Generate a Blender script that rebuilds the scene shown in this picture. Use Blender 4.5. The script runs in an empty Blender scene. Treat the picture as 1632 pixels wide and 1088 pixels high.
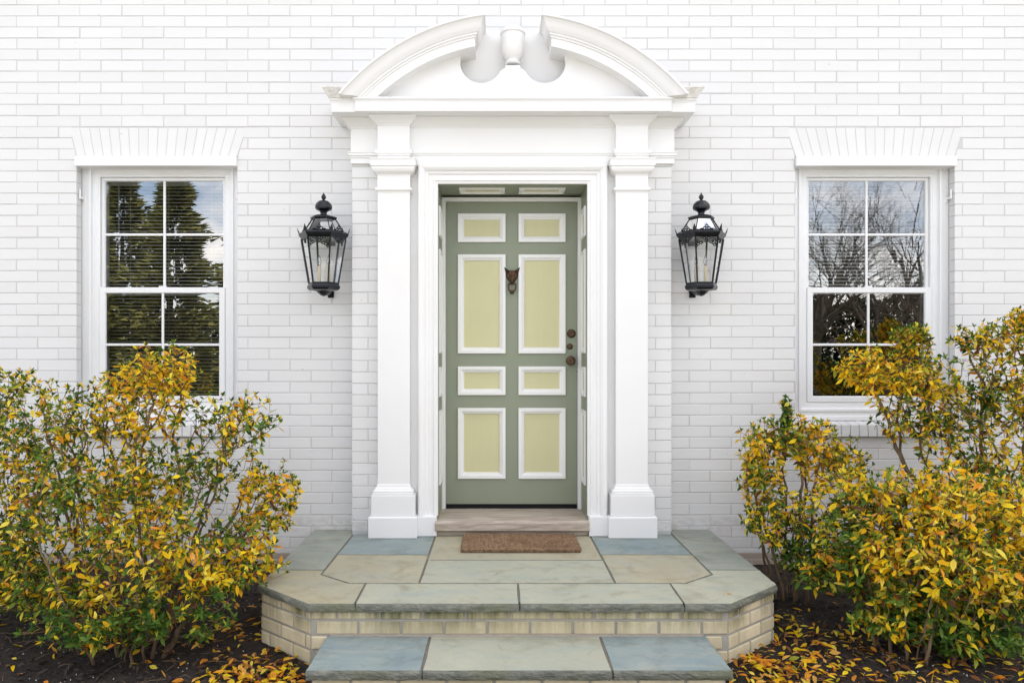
import bpy, bmesh, math, random
import numpy as np
from mathutils import Vector, Matrix, noise as mnoise
R = math.radians
random.seed(7)
scene = bpy.context.scene
C = scene.collection

# ------------------------------------------------------------------ camera
CAMX, CAMY, CAMZ, F = -0.112, -4.70, 1.084, 1175.0
cam = bpy.data.cameras.new("camera")
cam.sensor_width = 36.0
cam.lens = 36.0 * F / 1632.0
cam.shift_x = 28.0 / 1632.0
cam.shift_y = 28.0 / 1632.0
cam.clip_end = 2000
camo = bpy.data.objects.new("camera", cam)
C.objects.link(camo)
camo.location = (CAMX, CAMY, CAMZ)
camo.rotation_euler = (R(90), 0, 0)
scene.camera = camo

# ------------------------------------------------------------------ sky, sun, exposure
SUN_EL, SUN_AZ = 66.0, 20.0      # azimuth measured from +Y (behind the house) towards +X
world = bpy.data.worlds.new("World")
scene.world = world
world.use_nodes = True
wn, wl = world.node_tree.nodes, world.node_tree.links
wn.clear()
w_out = wn.new("ShaderNodeOutputWorld")
w_bg = wn.new("ShaderNodeBackground")
w_sky = wn.new("ShaderNodeTexSky")
w_sky.sky_type = 'NISHITA'
w_sky.sun_disc = False
w_sky.sun_elevation = R(SUN_EL)
w_sky.sun_rotation = R(SUN_AZ)
w_sky.air_density = 1.0
w_sky.dust_density = 0.5
w_sky.ozone_density = 3.0
w_bg.inputs["Strength"].default_value = 0.12
# thin bright cloud over the blue, the same kind of cloud all round
w_tc = wn.new("ShaderNodeTexCoord")
w_map = wn.new("ShaderNodeMapping")
w_map.inputs["Scale"].default_value = (1.0, 1.0, 2.2)
w_map.inputs["Location"].default_value = (1.0, 0.0, 0.0)
w_noise = wn.new("ShaderNodeTexNoise")
w_noise.inputs["Scale"].default_value = 2.2
w_noise.inputs["Detail"].default_value = 9
w_noise.inputs["Roughness"].default_value = 0.58
w_ramp = wn.new("ShaderNodeMapRange")
w_ramp.inputs["From Min"].default_value = 0.42
w_ramp.inputs["From Max"].default_value = 0.60
w_ramp.inputs["To Min"].default_value = 0.0
w_ramp.inputs["To Max"].default_value = 0.95
w_mix = wn.new("ShaderNodeMix")
w_mix.data_type = 'RGBA'
w_mix.inputs[7].default_value = (12.3, 11.5, 10.8, 1)
wl.new(w_tc.outputs["Generated"], w_map.inputs["Vector"])
wl.new(w_map.outputs["Vector"], w_noise.inputs["Vector"])
wl.new(w_noise.outputs["Fac"], w_ramp.inputs["Value"])
wl.new(w_ramp.outputs["Result"], w_mix.inputs[0])
wl.new(w_sky.outputs["Color"], w_mix.inputs[6])
wl.new(w_mix.outputs[2], w_bg.inputs["Color"])
wl.new(w_bg.outputs["Background"], w_out.inputs["Surface"])

sun = bpy.data.lights.new("sun", 'SUN')
sun.energy = 3.8
sun.angle = R(0.53)
sun.color = (1.0, 0.94, 0.85)
suno = bpy.data.objects.new("sun", sun)
C.objects.link(suno)
sdir = Vector((math.sin(R(SUN_AZ)) * math.cos(R(SUN_EL)), math.cos(R(SUN_AZ)) * math.cos(R(SUN_EL)), math.sin(R(SUN_EL))))
suno.rotation_euler = (-sdir).to_track_quat('-Z', 'Y').to_euler()

scene.view_settings.view_transform = 'Standard'
scene.view_settings.look = 'None'
scene.view_settings.gamma = 1.0
scene.view_settings.exposure = 1.30
try:
    scene.view_settings.use_curve_mapping = False
except Exception:
    pass
scene.render.engine = 'CYCLES'
scene.cycles.max_bounces = 8
scene.cycles.transparent_max_bounces = 16
scene.cycles.caustics_reflective = False
scene.cycles.caustics_refractive = False

# ------------------------------------------------------------------ helpers
def sc(Y): return F / (Y + 4.70)                # pixels of the photograph per metre at depth Y
def X_(px, Y): return (px - 788.0) / sc(Y) + CAMX
def Z_(py, Y): return CAMZ - (py - 572.0) / sc(Y)

class MB:
    def __init__(s):
        s.v, s.f, s.m = [], [], []
    def add(s, vs, fs, mi=0):
        o = len(s.v)
        s.v += [tuple(p) for p in vs]
        s.f += [tuple(i + o for i in f) for f in fs]
        s.m += [mi] * len(fs)
        return s
    def box(s, x0, x1, y0, y1, z0, z1, mi=0):
        return s.add([(x0,y0,z0),(x1,y0,z0),(x1,y1,z0),(x0,y1,z0),(x0,y0,z1),(x1,y0,z1),(x1,y1,z1),(x0,y1,z1)],
                     [(0,3,2,1),(4,5,6,7),(0,1,5,4),(1,2,6,5),(2,3,7,6),(3,0,4,7)], mi)
    def ring(s, prof, x0, x1, yf, yb, mi=0):
        """moulding that runs round the front and both ends: prof = [(projection, z)] bottom to top"""
        n = len(prof)
        vs = []
        for p, z in prof:
            vs += [(x0-p, yb, z), (x0-p, yf-p, z), (x1+p, yf-p, z), (x1+p, yb, z)]
        fs = []
        for k in range(n-1):
            a, b = 4*k, 4*k+4
            for j in range(3):
                fs.append((a+j, a+j+1, b+j+1, b+j))
            fs.append((a+3, a, b, b+3))
        fs.append((3,2,1,0)); t = 4*(n-1); fs.append((t,t+1,t+2,t+3))
        return s.add(vs, fs, mi)
    def lathe(s, prof, cx, cy, seg=24, mi=0, phase=0.0, a0=0, a1=360):
        n = len(prof); vs = []
        for r, z in prof:
            for i in range(seg):
                a = 2*math.pi*i/seg + phase
                vs.append((cx + r*math.sin(a), cy - r*math.cos(a), z))
        fs = []
        for k in range(n-1):
            for i in range(seg):
                j = (i+1) % seg
                fs.append((k*seg+i, k*seg+j, (k+1)*seg+j, (k+1)*seg+i))
        fs.append(tuple(range(seg-1, -1, -1)))
        fs.append(tuple((n-1)*seg+i for i in range(seg)))
        return s.add(vs, fs, mi)
    def frame(s, u0, u1, v0, v1, prof, mp=None, mi=0, fill=None):
        """rectangular ring, prof = [(inset, d)]; mp maps (u,v,d) -> xyz"""
        mp = mp or (lambda u, v, d: (u, d, v))
        n = len(prof); vs = []
        for i, d in prof:
            vs += [mp(u0+i, v0+i, d), mp(u1-i, v0+i, d), mp(u1-i, v1-i, d), mp(u0+i, v1-i, d)]
        fs = []
        for k in range(n-1):
            a, b = 4*k, 4*k+4
            for j in range(4):
                j2 = (j+1) % 4
                fs.append((a+j, a+j2, b+j2, b+j))
        return s.add(vs, fs, mi)
    def tube(s, pts, rad, seg=6, mi=0, cap=True):
        pts = [Vector(p) for p in pts]
        if not hasattr(rad, '__len__'): rad = [rad]*len(pts)
        vs = []; ref = Vector((0.31, 0.17, 0.93))
        for i, p in enumerate(pts):
            t = (pts[min(i+1, len(pts)-1)] - pts[max(i-1, 0)])
            if t.length < 1e-9: t = Vector((0,0,1))
            t.normalize()
            a = t.cross(ref)
            if a.length < 1e-3: a = t.cross(Vector((1,0,0)))
            a.normalize(); b = t.cross(a)
            for k in range(seg):
                w = 2*math.pi*k/seg
                q = p + (a*math.cos(w) + b*math.sin(w))*rad[i]
                vs.append(q)
        fs = []
        for i in range(len(pts)-1):
            for k in range(seg):
                k2 = (k+1) % seg
                fs.append((i*seg+k, i*seg+k2, (i+1)*seg+k2, (i+1)*seg+k))
        if cap:
            fs.append(tuple(range(seg-1,-1,-1))); fs.append(tuple((len(pts)-1)*seg+k for k in range(seg)))
        return s.add(vs, fs, mi)
    def prism(s, poly, y0, y1, mi=0):
        """outline in XZ, extruded along Y"""
        n = len(poly)
        vs = [(x, y0, z) for x, z in poly] + [(x, y1, z) for x, z in poly]
        fs = [tuple(range(n)), tuple(range(2*n-1, n-1, -1))]
        for i in range(n):
            j = (i+1) % n
            fs.append((i, i+n, j+n, j))
        return s.add(vs, fs, mi)
    def mesh(s, name, mats, smooth=False):
        me = bpy.data.meshes.new(name)
        me.from_pydata(s.v, [], s.f)
        for m in (mats if isinstance(mats, (list, tuple)) else [mats]):
            me.materials.append(m)
        if any(s.m): me.polygons.foreach_set("material_index", s.m)
        if smooth: me.polygons.foreach_set("use_smooth", [True]*len(s.f))
        bm = bmesh.new(); bm.from_mesh(me)
        bmesh.ops.recalc_face_normals(bm, faces=bm.faces)
        bm.to_mesh(me); bm.free()
        me.update()
        return me
    def build(s, name, mats, parent=None, smooth=False, bevel=0.0, seg=2, kind=None, label=None):
        o = bpy.data.objects.new(name, s.mesh(name, mats, smooth))
        C.objects.link(o)
        if parent is not None: o.parent = parent
        if bevel:
            b = o.modifiers.new("bevel", 'BEVEL'); b.width = bevel; b.segments = seg
            b.limit_method = 'ANGLE'; b.angle_limit = R(35)
        if kind: o["kind"] = kind
        if label: o["label"] = label
        return o

def autosmooth(o, ang=35):
    me = o.data
    me.polygons.foreach_set("use_smooth", [True]*len(me.polygons))
    try: me.set_sharp_from_angle(angle=R(ang))
    except Exception: pass
    return o

def tag(o, label=None, cat=None, group=None, kind=None):
    if label: o["label"] = label
    if cat: o["category"] = cat
    if group: o["group"] = group
    if kind: o["kind"] = kind
    return o
def empty(name, loc=(0,0,0)):
    o = bpy.data.objects.new(name, None); C.objects.link(o); o.location = loc
    o.empty_display_size = 0.1
    return o
def link_mesh(name, me, parent=None, loc=(0,0,0), rot=(0,0,0), scl=(1,1,1)):
    o = bpy.data.objects.new(name, me); C.objects.link(o)
    o.location = loc; o.rotation_euler = rot; o.scale = scl
    if parent is not None: o.parent = parent
    return o
def world_to_parent(o):
    """children are written in world coordinates while the parent Empty sits at the thing's base"""
    o.matrix_parent_inverse = Matrix.Translation(-o.parent.location)

# ------------------------------------------------------------------ materials
def srgb(r, g, b):
    f = lambda c: (c/255/12.92) if c/255 <= 0.04045 else ((c/255+0.055)/1.055)**2.4
    return (f(r), f(g), f(b), 1)
class NT:
    def __init__(s, name):
        s.m = bpy.data.materials.new(name); s.m.use_nodes = True
        s.n, s.l = s.m.node_tree.nodes, s.m.node_tree.links
        s.p = s.n["Principled BSDF"]; s.out = s.n["Material Output"]
    def node(s, t, **kw):
        n = s.n.new(t)
        for k, v in kw.items():
            if k.startswith("_"): setattr(n, k[1:], v)
            else: n.inputs[k.replace("_", " ")].default_value = v
        return n
    def link(s, a, b): s.l.new(a, b)
    def noise(s, vec, scale, detail=4, rough=0.55, dist=0.0):
        n = s.node("ShaderNodeTexNoise"); n.inputs["Scale"].default_value = scale
        n.inputs["Detail"].default_value = detail; n.inputs["Roughness"].default_value = rough
        n.inputs["Distortion"].default_value = dist
        if vec is not None: s.link(vec, n.inputs["Vector"])
        return n.outputs["Fac"]
    def rng(s, v, a, b, c=0.0, d=1.0):
        n = s.node("ShaderNodeMapRange"); s.link(v, n.inputs["Value"])
        for k, x in zip(("From Min", "From Max", "To Min", "To Max"), (a, b, c, d)): n.inputs[k].default_value = x
        return n.outputs["Result"]
    def mix(s, fac, a, b, blend='MIX'):
        n = s.node("ShaderNodeMix"); n.data_type = 'RGBA'; n.blend_type = blend
        for x, i in ((fac, 0), (a, 6), (b, 7)):
            if hasattr(x, "is_linked"): s.link(x, n.inputs[i])
            else: n.inputs[i].default_value = x
        return n.outputs[2]
    def math(s, op, a, b=None):
        n = s.node("ShaderNodeMath"); n.operation = op
        for i, x in enumerate((a, b)):
            if x is None: continue
            if hasattr(x, "is_linked"): s.link(x, n.inputs[i])
            else: n.inputs[i].default_value = x
        return n.outputs[0]
    def pos(s, scale=(1,1,1), loc=(0,0,0), obj=False):
        m = s.node("ShaderNodeMapping"); m.inputs["Scale"].default_value = scale; m.inputs["Location"].default_value = loc
        if obj: s.link(s.node("ShaderNodeTexCoord").outputs["Object"], m.inputs["Vector"])
        else: s.link(s.node("ShaderNodeNewGeometry").outputs["Position"], m.inputs["Vector"])
        return m.outputs["Vector"]
    def bump(s, h, strength, dist=0.01):
        b = s.node("ShaderNodeBump"); b.inputs["Strength"].default_value = strength; b.inputs["Distance"].default_value = dist
        s.link(h, b.inputs["Height"]); s.link(b.outputs["Normal"], s.p.inputs["Normal"])
    def set(s, col=None, rough=None, metal=None, spec=None):
        for k, x in (("Base Color", col), ("Roughness", rough), ("Metallic", metal), ("Specular IOR Level", spec)):
            if x is None: continue
            if hasattr(x, "is_linked"): s.link(x, s.p.inputs[k])
            else: s.p.inputs[k].default_value = x
        return s.m

def mat_painted_brick():
    t = NT("painted_brick")
    isl = t.node("ShaderNodeNewGeometry").outputs["Random Per Island"]
    ob = t.node("ShaderNodeObjectInfo").outputs["Random"]
    r = t.math('FRACT', t.math('ADD', isl, ob))
    p = t.pos()
    n1 = t.noise(p, 1.3, 5)
    n2 = t.noise(t.pos((6, 6, 60)), 3.0, 4)
    base = t.mix(r, (0.690, 0.690, 0.688, 1), (0.722, 0.722, 0.720, 1))
    base = t.mix(t.rng(n1, 0.35, 0.7, 0.0, 0.35), base, (0.655, 0.652, 0.643, 1))
    # specks where the paint has chipped
    sp = t.noise(p, 34, 2, 0.5)
    base = t.mix(t.rng(sp, 0.755, 0.775), base, (0.42, 0.40, 0.36, 1))
    # weathered paint close to the ground
    sep = t.node("ShaderNodeSeparateXYZ"); t.link(p, sep.inputs[0])
    low = t.math('MULTIPLY', t.rng(sep.outputs["Z"], 0.065, 0.09, 1.0, 0.0), t.rng(sep.outputs["Z"], -0.03, 0.0, 0.0, 1.0))
    worn = t.math('MULTIPLY', low, t.rng(t.noise(t.pos((9, 9, 22)), 2.0, 6, 0.65), 0.43, 0.58))
    base = t.mix(t.math('MULTIPLY', worn, 0.45), base, (0.50, 0.47, 0.43, 1))
    base = t.mix(t.rng(sep.outputs["Z"], -0.155, -0.145, 0.85, 0.0), base, (0.36, 0.29, 0.22, 1))
    t.bump(t.math('ADD', t.math('MULTIPLY', n2, 0.6), t.noise(p, 90, 3)), 0.22, 0.003)
    return t.set(base, 0.62, spec=0.3)
def mat_mortar():
    t = NT("painted_mortar")
    p = t.pos()
    b = t.mix(t.noise(p, 7, 5), (0.50, 0.498, 0.492, 1), (0.61, 0.606, 0.597, 1))
    t.bump(t.noise(p, 160, 3), 0.4, 0.002)
    return t.set(b, 0.85, spec=0.2)
def mat_trim(name="white_trim_paint", c=(0.80, 0.80, 0.798), rough=0.38):
    t = NT(name)
    p = t.pos()
    b = t.mix(t.rng(t.noise(p, 2.0, 6), 0.35, 0.75), (*c, 1), (c[0]*0.955, c[1]*0.95, c[2]*0.935, 1))
    d = t.rng(t.noise(t.pos((14, 14, 5)), 3.0, 6, 0.7), 0.66, 0.80, 0, 0.12)
    b = t.mix(d, b, (c[0]*0.80, c[1]*0.78, c[2]*0.73, 1))
    t.bump(t.noise(t.pos((60, 60, 6)), 3.0, 4), 0.14, 0.002)
    return t.set(b, t.rng(t.noise(t.pos((30, 30, 4)), 3.0, 5), 0.3, 0.7, rough-0.08, rough+0.16), spec=0.45)
def mat_paint(name, c, rough=0.4, grain=(60, 60, 5)):
    t = NT(name)
    b = t.mix(t.noise(t.pos(), 2.5, 5), c, (c[0]*0.90, c[1]*0.90, c[2]*0.88, 1))
    b = t.mix(t.rng(t.noise(t.pos((26, 26, 2)), 2.0, 6, 0.6), 0.4, 0.7, 0, 0.12), b, (c[0]*0.78, c[1]*0.78, c[2]*0.76, 1))
    t.bump(t.noise(t.pos(grain), 4.0, 4), 0.16, 0.002)
    return t.set(b, t.rng(t.noise(t.pos((20, 20, 3)), 3.0, 5), 0.3, 0.7, rough-0.1, rough+0.15), spec=0.45)
def mat_stone(name, c1, c2, c3, seed, ring=None):
    t = NT(name)
    p = t.pos((1, 1, 1), (seed*3.1, seed*1.7, seed))
    n1 = t.noise(p, 2.2, 6, 0.6, 0.6)
    n2 = t.noise(t.pos((1.0, 3.2, 1.0), (seed, seed*2.3, 0)), 3.0, 7, 0.62, 0.8)
    n3 = t.noise(p, 26, 5, 0.6)
    b = t.mix(t.rng(n1, 0.36, 0.66), c1, c2)
    b = t.mix(t.rng(n2, 0.50, 0.68, 0, 0.8), b, c3)
    n4 = t.noise(t.pos((1, 1, 1), (seed*7.7, seed, 2)), 5.0, 8, 0.72, 0.4)
    b = t.mix(t.rng(n4, 0.50, 0.68, 0, 0.7), b, (c1[0]*0.62, c1[1]*0.56, c1[2]*0.46, 1))
    b = t.mix(t.rng(n4, 0.30, 0.44, 0.4, 0), b, (c2[0]*1.25, c2[1]*1.25, c2[2]*1.25, 1))
    b = t.mix(t.rng(n3, 0.60, 0.78, 0, 0.35), b, (c1[0]*0.6, c1[1]*0.6, c1[2]*0.58, 1))
    b = t.mix(t.rng(t.noise(p, 120, 3), 0.3, 0.7, 0, 0.22), b, (c1[0]*1.3, c1[1]*1.3, c1[2]*1.3, 1))
    if ring:
        cx, cy, rr = ring
        m = t.node("ShaderNodeMapping"); m.inputs["Location"].default_value = (-cx, -cy, 0)
        nv = t.node("ShaderNodeTexNoise"); nv.inputs["Scale"].default_value = 5
        t.link(t.node("ShaderNodeNewGeometry").outputs["Position"], m.inputs["Vector"])
        ln = t.node("ShaderNodeVectorMath"); ln.operation = 'LENGTH'
        mul = t.node("ShaderNodeVectorMath"); mul.operation = 'MULTIPLY'; mul.inputs[1].default_value = (1, 1, 0)
        t.link(m.outputs[0], mul.inputs[0]); t.link(mul.outputs[0], ln.inputs[0])
        dist = t.math('ADD', ln.outputs["Value"], t.math('MULTIPLY', nv.outputs["Fac"], 0.04))
        edge = t.math('ABSOLUTE', t.math('SUBTRACT', dist, rr + 0.02))
        b = t.mix(t.math('MULTIPLY', t.rng(edge, 0.002, 0.030, 0.42, 0.0), t.rng(n2, 0.44, 0.58)), b, (0.22, 0.17, 0.12, 1))
        b = t.mix(t.rng(dist, rr*0.2, rr, 0.4, 0.0), b, (0.34, 0.28, 0.20, 1))
    t.bump(t.math('ADD', t.math('MULTIPLY', n2, 1.0), t.math('MULTIPLY', n3, 0.4)), 0.35, 0.006)
    return t.set(b, t.rng(n1, 0.3, 0.7, 0.6, 0.8), spec=0.22)
def mat_cream_brick():
    t = NT("cream_brick")
    ob = t.node("ShaderNodeObjectInfo").outputs["Random"]
    p = t.pos()
    b = t.mix(ob, (0.56, 0.485, 0.32, 1), (0.68, 0.60, 0.42, 1))
    b = t.mix(t.rng(t.noise(p, 12, 6, 0.65), 0.45, 0.75, 0, 0.6), b, (0.44, 0.385, 0.26, 1))
    b = t.mix(t.rng(t.noise(t.pos((5, 5, 3)), 5, 5), 0.62, 0.72, 0, 0.6), b, (0.70, 0.66, 0.55, 1))
    b = t.mix(t.rng(t.noise(t.pos((3, 3, 9)), 4, 7, 0.7, 0.8), 0.50, 0.66, 0, 0.4), b, (0.48, 0.45, 0.37, 1))
    # algae streaks below the slab's drip edge, deepened to paint in its shade
    sep = t.node("ShaderNodeSeparateXYZ"); t.link(p, sep.inputs[0])
    st = t.noise(t.pos((3.6, 3.6, 0.5), (3.3, 0, 0)), 1.7, 7, 0.72, 0.3)
    top = t.rng(sep.outputs["Z"], -0.15, -0.05)
    k = t.math('MULTIPLY', t.rng(st, 0.40, 0.62), t.math('ADD', t.math('MULTIPLY', top, 0.80), 0.20))
    b = t.mix(k, b, (0.10, 0.105, 0.045, 1))
    t.bump(t.noise(p, 70, 4), 0.35, 0.003)
    return t.set(b, 0.8, spec=0.2)
def mat_simple(name, c, rough=0.6, metal=0.0, spec=0.4, nscale=20, var=0.8, bump=0.15):
    t = NT(name)
    b = t.mix(t.noise(t.pos(), nscale, 4), (*c, 1), (c[0]*var, c[1]*var, c[2]*var, 1))
    if bump: t.bump(t.noise(t.pos(), nscale*4, 3), bump, 0.003)
    return t.set(b, rough, metal, spec)
def mat_glass(name, refl, tint=(0.92, 0.95, 0.94), wav=0.0, wscale=1.2):
    t = NT(name)
    t.n.remove(t.p)
    tr = t.node("ShaderNodeBsdfTransparent"); tr.inputs["Color"].default_value = (*tint, 1)
    gl = t.node("ShaderNodeBsdfGlossy"); gl.inputs["Roughness"].default_value = 0.0
    fr = t.node("ShaderNodeFresnel"); fr.inputs["IOR"].default_value = 1.5
    mx = t.node("ShaderNodeMixShader")
    t.link(t.math('ADD', fr.outputs[0], refl), mx.inputs[0])
    t.link(tr.outputs[0], mx.inputs[1]); t.link(gl.outputs[0], mx.inputs[2])
    t.link(mx.outputs[0], t.out.inputs["Surface"])
    if wav:
        b = t.node("ShaderNodeBump"); b.inputs["Strength"].default_value = wav; b.inputs["Distance"].default_value = 0.02
        t.link(t.noise(t.pos((1, 1, 0.7)), wscale, 2, 0.4), b.inputs["Height"])
        t.link(b.outputs[0], gl.inputs["Normal"])
    return t.m
def mat_leaf():
    t = NT("leaf")
    at = t.node("ShaderNodeAttribute"); at.attribute_name = "leafcol"
    p = t.pos()
    c = t.mix(t.rng(t.noise(p, 130, 3), 0.5, 0.8, 0, 0.22), at.outputs["Color"], (0.30, 0.16, 0.03, 1))
    t.set(c, 0.5, spec=0.16)
    tl = t.node("ShaderNodeBsdfTranslucent"); t.link(c, tl.inputs["Color"])
    mx = t.node("ShaderNodeMixShader"); mx.inputs[0].default_value = 0.38
    t.link(t.p.outputs[0], mx.inputs[1]); t.link(tl.outputs[0], mx.inputs[2]); t.link(mx.outputs[0], t.out.inputs["Surface"])
    return t.m
def mat_bark():
    t = NT("bark")
    p = t.pos((1, 1, 0.4))
    b = t.mix(t.rng(t.noise(p, 30, 5), 0.35, 0.65), (0.10, 0.065, 0.04, 1), (0.21, 0.15, 0.095, 1))
    b = t.mix(t.rng(t.noise(p, 9, 4), 0.55, 0.7, 0, 0.6), b, (0.16, 0.16, 0.08, 1))
    t.bump(t.noise(p, 120, 3), 0.5, 0.003)
    return t.set(b, 0.85, spec=0.2)
def mat_mulch():
    t = NT("mulch")
    p = t.pos()
    b = t.mix(t.rng(t.noise(p, 60, 6, 0.7), 0.35, 0.7), (0.012, 0.010, 0.009, 1), (0.055, 0.043, 0.034, 1))
    b = t.mix(t.rng(t.noise(p, 4, 4), 0.5, 0.7, 0, 0.5), b, (0.075, 0.058, 0.045, 1))
    t.bump(t.noise(p, 140, 5, 0.7), 0.9, 0.012)
    return t.set(b, 0.9, spec=0.25)
def mat_coir():
    t = NT("coir")
    p = t.pos()
    b = t.mix(t.rng(t.noise(p, 60, 5, 0.7), 0.3, 0.7), (0.15, 0.092, 0.052, 1), (0.54, 0.375, 0.235, 1))
    b = t.mix(t.rng(t.noise(p, 5, 4), 0.45, 0.65, 0, 0.5), b, (0.22, 0.14, 0.085, 1))
    t.bump(t.noise(p, 300, 4), 0.8, 0.006)
    return t.set(b, 0.95, spec=0.1)
def mat_sandstone():
    t = NT("sandstone")
    rot = t.node("ShaderNodeMapping"); rot.inputs["Rotation"].default_value = (0, 0, R(24)); rot.inputs["Scale"].default_value = (2.2, 11, 16)
    t.link(t.node("ShaderNodeNewGeometry").outputs["Position"], rot.inputs["Vector"])
    n = t.noise(rot.outputs[0], 2.2, 7, 0.65, 0.9)
    b = t.mix(t.rng(n, 0.33, 0.66), (0.33, 0.265, 0.205, 1), (0.54, 0.485, 0.41, 1))
    b = t.mix(t.rng(t.noise(t.pos(), 6, 4), 0.52, 0.7, 0, 0.5), b, (0.41, 0.335, 0.265, 1))
    t.bump(n, 0.6, 0.006)
    return t.set(b, 0.75, spec=0.3)
def mat_wall_far():
    t = NT("painted_brick_far")
    br = t.node("ShaderNodeTexBrick")
    m = t.node("ShaderNodeMapping"); m.inputs["Rotation"].default_value = (R(-90), 0, 0)
    t.link(t.node("ShaderNodeNewGeometry").outputs["Position"], m.inputs["Vector"])
    t.link(m.outputs[0], br.inputs["Vector"])
    br.inputs["Scale"].default_value = 1.0
    br.inputs["Brick Width"].default_value = 0.268; br.inputs["Row Height"].default_value = 0.0706
    br.inputs["Mortar Size"].default_value = 0.004
    br.inputs["Color1"].default_value = (0.80, 0.80, 0.79, 1); br.inputs["Color2"].default_value = (0.78, 0.775, 0.765, 1)
    br.inputs["Mortar"].default_value = (0.6, 0.6, 0.59, 1)
    return t.set(br.outputs["Color"], 0.65)

M = {}
M['brick'] = mat_painted_brick(); M['mortar'] = mat_mortar(); M['far'] = mat_wall_far()
M['trim'] = mat_trim(); M['vinyl'] = mat_trim("white_vinyl", (0.79, 0.80, 0.81), 0.32)
def mat_weathered():
    t = NT("weathered_trim_paint")
    p = t.pos()
    b = t.mix(t.rng(t.noise(t.pos((7, 7, 16)), 3.0, 7, 0.7), 0.42, 0.66, 0, 0.75), (0.80, 0.79, 0.77, 1), (0.46, 0.43, 0.37, 1))
    t.bump(t.noise(p, 60, 4), 0.15, 0.002)
    return t.set(b, 0.5, spec=0.35)
M['worn'] = mat_weathered()
M['green'] = mat_paint("sage_green_paint", (0.262, 0.292, 0.215, 1))
M['cream'] = mat_paint("pale_yellow_paint", (0.615, 0.59, 0.345, 1))
M['doorwhite'] = mat_paint("white_door_paint", (0.84, 0.84, 0.84, 1))
M['iron'] = mat_simple("black_iron", (0.005, 0.007, 0.012), 0.24, 0.0, 0.40, 40, 0.6, 0.1)
M['bronze'] = mat_simple("aged_bronze", (0.15, 0.09, 0.055), 0.45, 0.75, 0.5, 90, 0.35, 0.3)
M['glass'] = mat_glass("window_glass", 0.31, (0.80, 0.84, 0.86), 0.035, 2.0)
M['lglass'] = mat_glass("lantern_glass", 0.03, (0.97, 0.98, 0.98), 0.2, 6)
M['blind'] = mat_simple("blind_slat", (0.52, 0.51, 0.47), 0.5, 0, 0.3, 5, 0.95, 0)
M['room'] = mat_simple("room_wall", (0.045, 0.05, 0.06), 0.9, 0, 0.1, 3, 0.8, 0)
M['leaf'] = mat_leaf(); M['bark'] = mat_bark(); M['mulch'] = mat_mulch(); M['coir'] = mat_coir()
M['sill'] = mat_sandstone(); M['cbrick'] = mat_cream_brick()
M['cmortar'] = mat_simple("grey_mortar", (0.40, 0.385, 0.345), 0.9, 0, 0.2, 15, 0.7, 0.4)
M['candle'] = mat_simple("candle_sleeve", (0.62, 0.52, 0.36), 0.5, 0, 0.4, 10, 0.85, 0)
M['bulb'] = mat_glass("bulb_glass", 0.15)
M['dark'] = mat_simple("dark_gap", (0.01, 0.01, 0.011), 0.7, 0, 0.2, 5, 0.8, 0)
M['perlite'] = mat_simple("perlite", (0.62, 0.60, 0.56), 0.8, 0, 0.2, 30, 0.8, 0)
M['lawn'] = mat_simple("lawn", (0.075, 0.095, 0.035), 0.9, 0, 0.15, 6, 0.55, 0.5)
M['conifer'] = mat_simple("conifer_foliage", (0.200, 0.190, 0.045), 0.7, 0, 0.2, 3, 0.5, 0)
M['reflection_hedge'] = mat_simple("hedge_foliage", (0.035, 0.045, 0.02), 0.7, 0, 0.2, 3, 0.5, 0)
M['greybark'] = mat_simple("grey_bark", (0.11, 0.09, 0.07), 0.9, 0, 0.2, 10, 0.6, 0.3)
M['asphalt'] = mat_simple("path_stone", (0.22, 0.22, 0.20), 0.85, 0, 0.2, 12, 0.75, 0.3)

# ------------------------------------------------------------------ ground
gm = MB(); gm.add([(-400,-400,-0.46),(400,-400,-0.46),(400,400,-0.46),(-400,400,-0.46)], [(0,1,2,3)])
tag(gm.build("ground", M['lawn']), "lawn reaching away from the house", "lawn", kind="structure")
def bed_z(x, y):
    d = min(1.0, max(0.0, (-y - 0.2) / 2.6))
    z = -0.225 - 0.13*d + 0.02*mnoise.noise(Vector((x*1.3, y*1.3, 0))) + 0.012*mnoise.noise(Vector((x*6, y*6, 3)))
    return z
def bed(x0, x1, y0, y1, step):
    m = MB(); nx = int((x1-x0)/step); ny = int((y1-y0)/step)
    for j in range(ny+1):
        for i in range(nx+1):
            x = x0 + (x1-x0)*i/nx; y = y0 + (y1-y0)*j/ny
            z = bed_z(x, y) + 0.007*mnoise.noise(Vector((x*30, y*30, 1))) + 0.005*mnoise.noise(Vector((x*70, y*70, 5)))
            m.v.append((x, y, z))
    for j in range(ny):
        for i in range(nx):
            a = j*(nx+1)+i
            m.f.append((a, a+1, a+nx+2, a+nx+1)); m.m.append(0)
    return m
bo = bed(-5.0, 5.0, -2.2, 0.02, 0.025).build("mulch_bed", M['mulch'], smooth=True)
tag(bo, "dark mulch bed along the foot of the house", "mulch", kind="structure")
pm = MB(); pm.box(-0.95, 0.92, -2.205, -1.80, -0.60, -0.335)
tag(pm.build("path", M['asphalt'], bevel=0.01), "stone path leading to the steps", "path", kind="structure")

dv_ = MB(); dv_.box(-30, 30, -14.0, -2.21, -0.60, -0.452)  # unseen pale ground, added to bounce sunlight up onto the front and soffits
tag(dv_.build("bounce_ground", mat_simple("pale_bounce_ground", (0.36, 0.35, 0.33), 0.9, 0, 0.2, 3, 0.85, 0.2)), "pale ground added out of view to bounce light onto the house", "bounce_ground", kind="structure")
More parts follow.
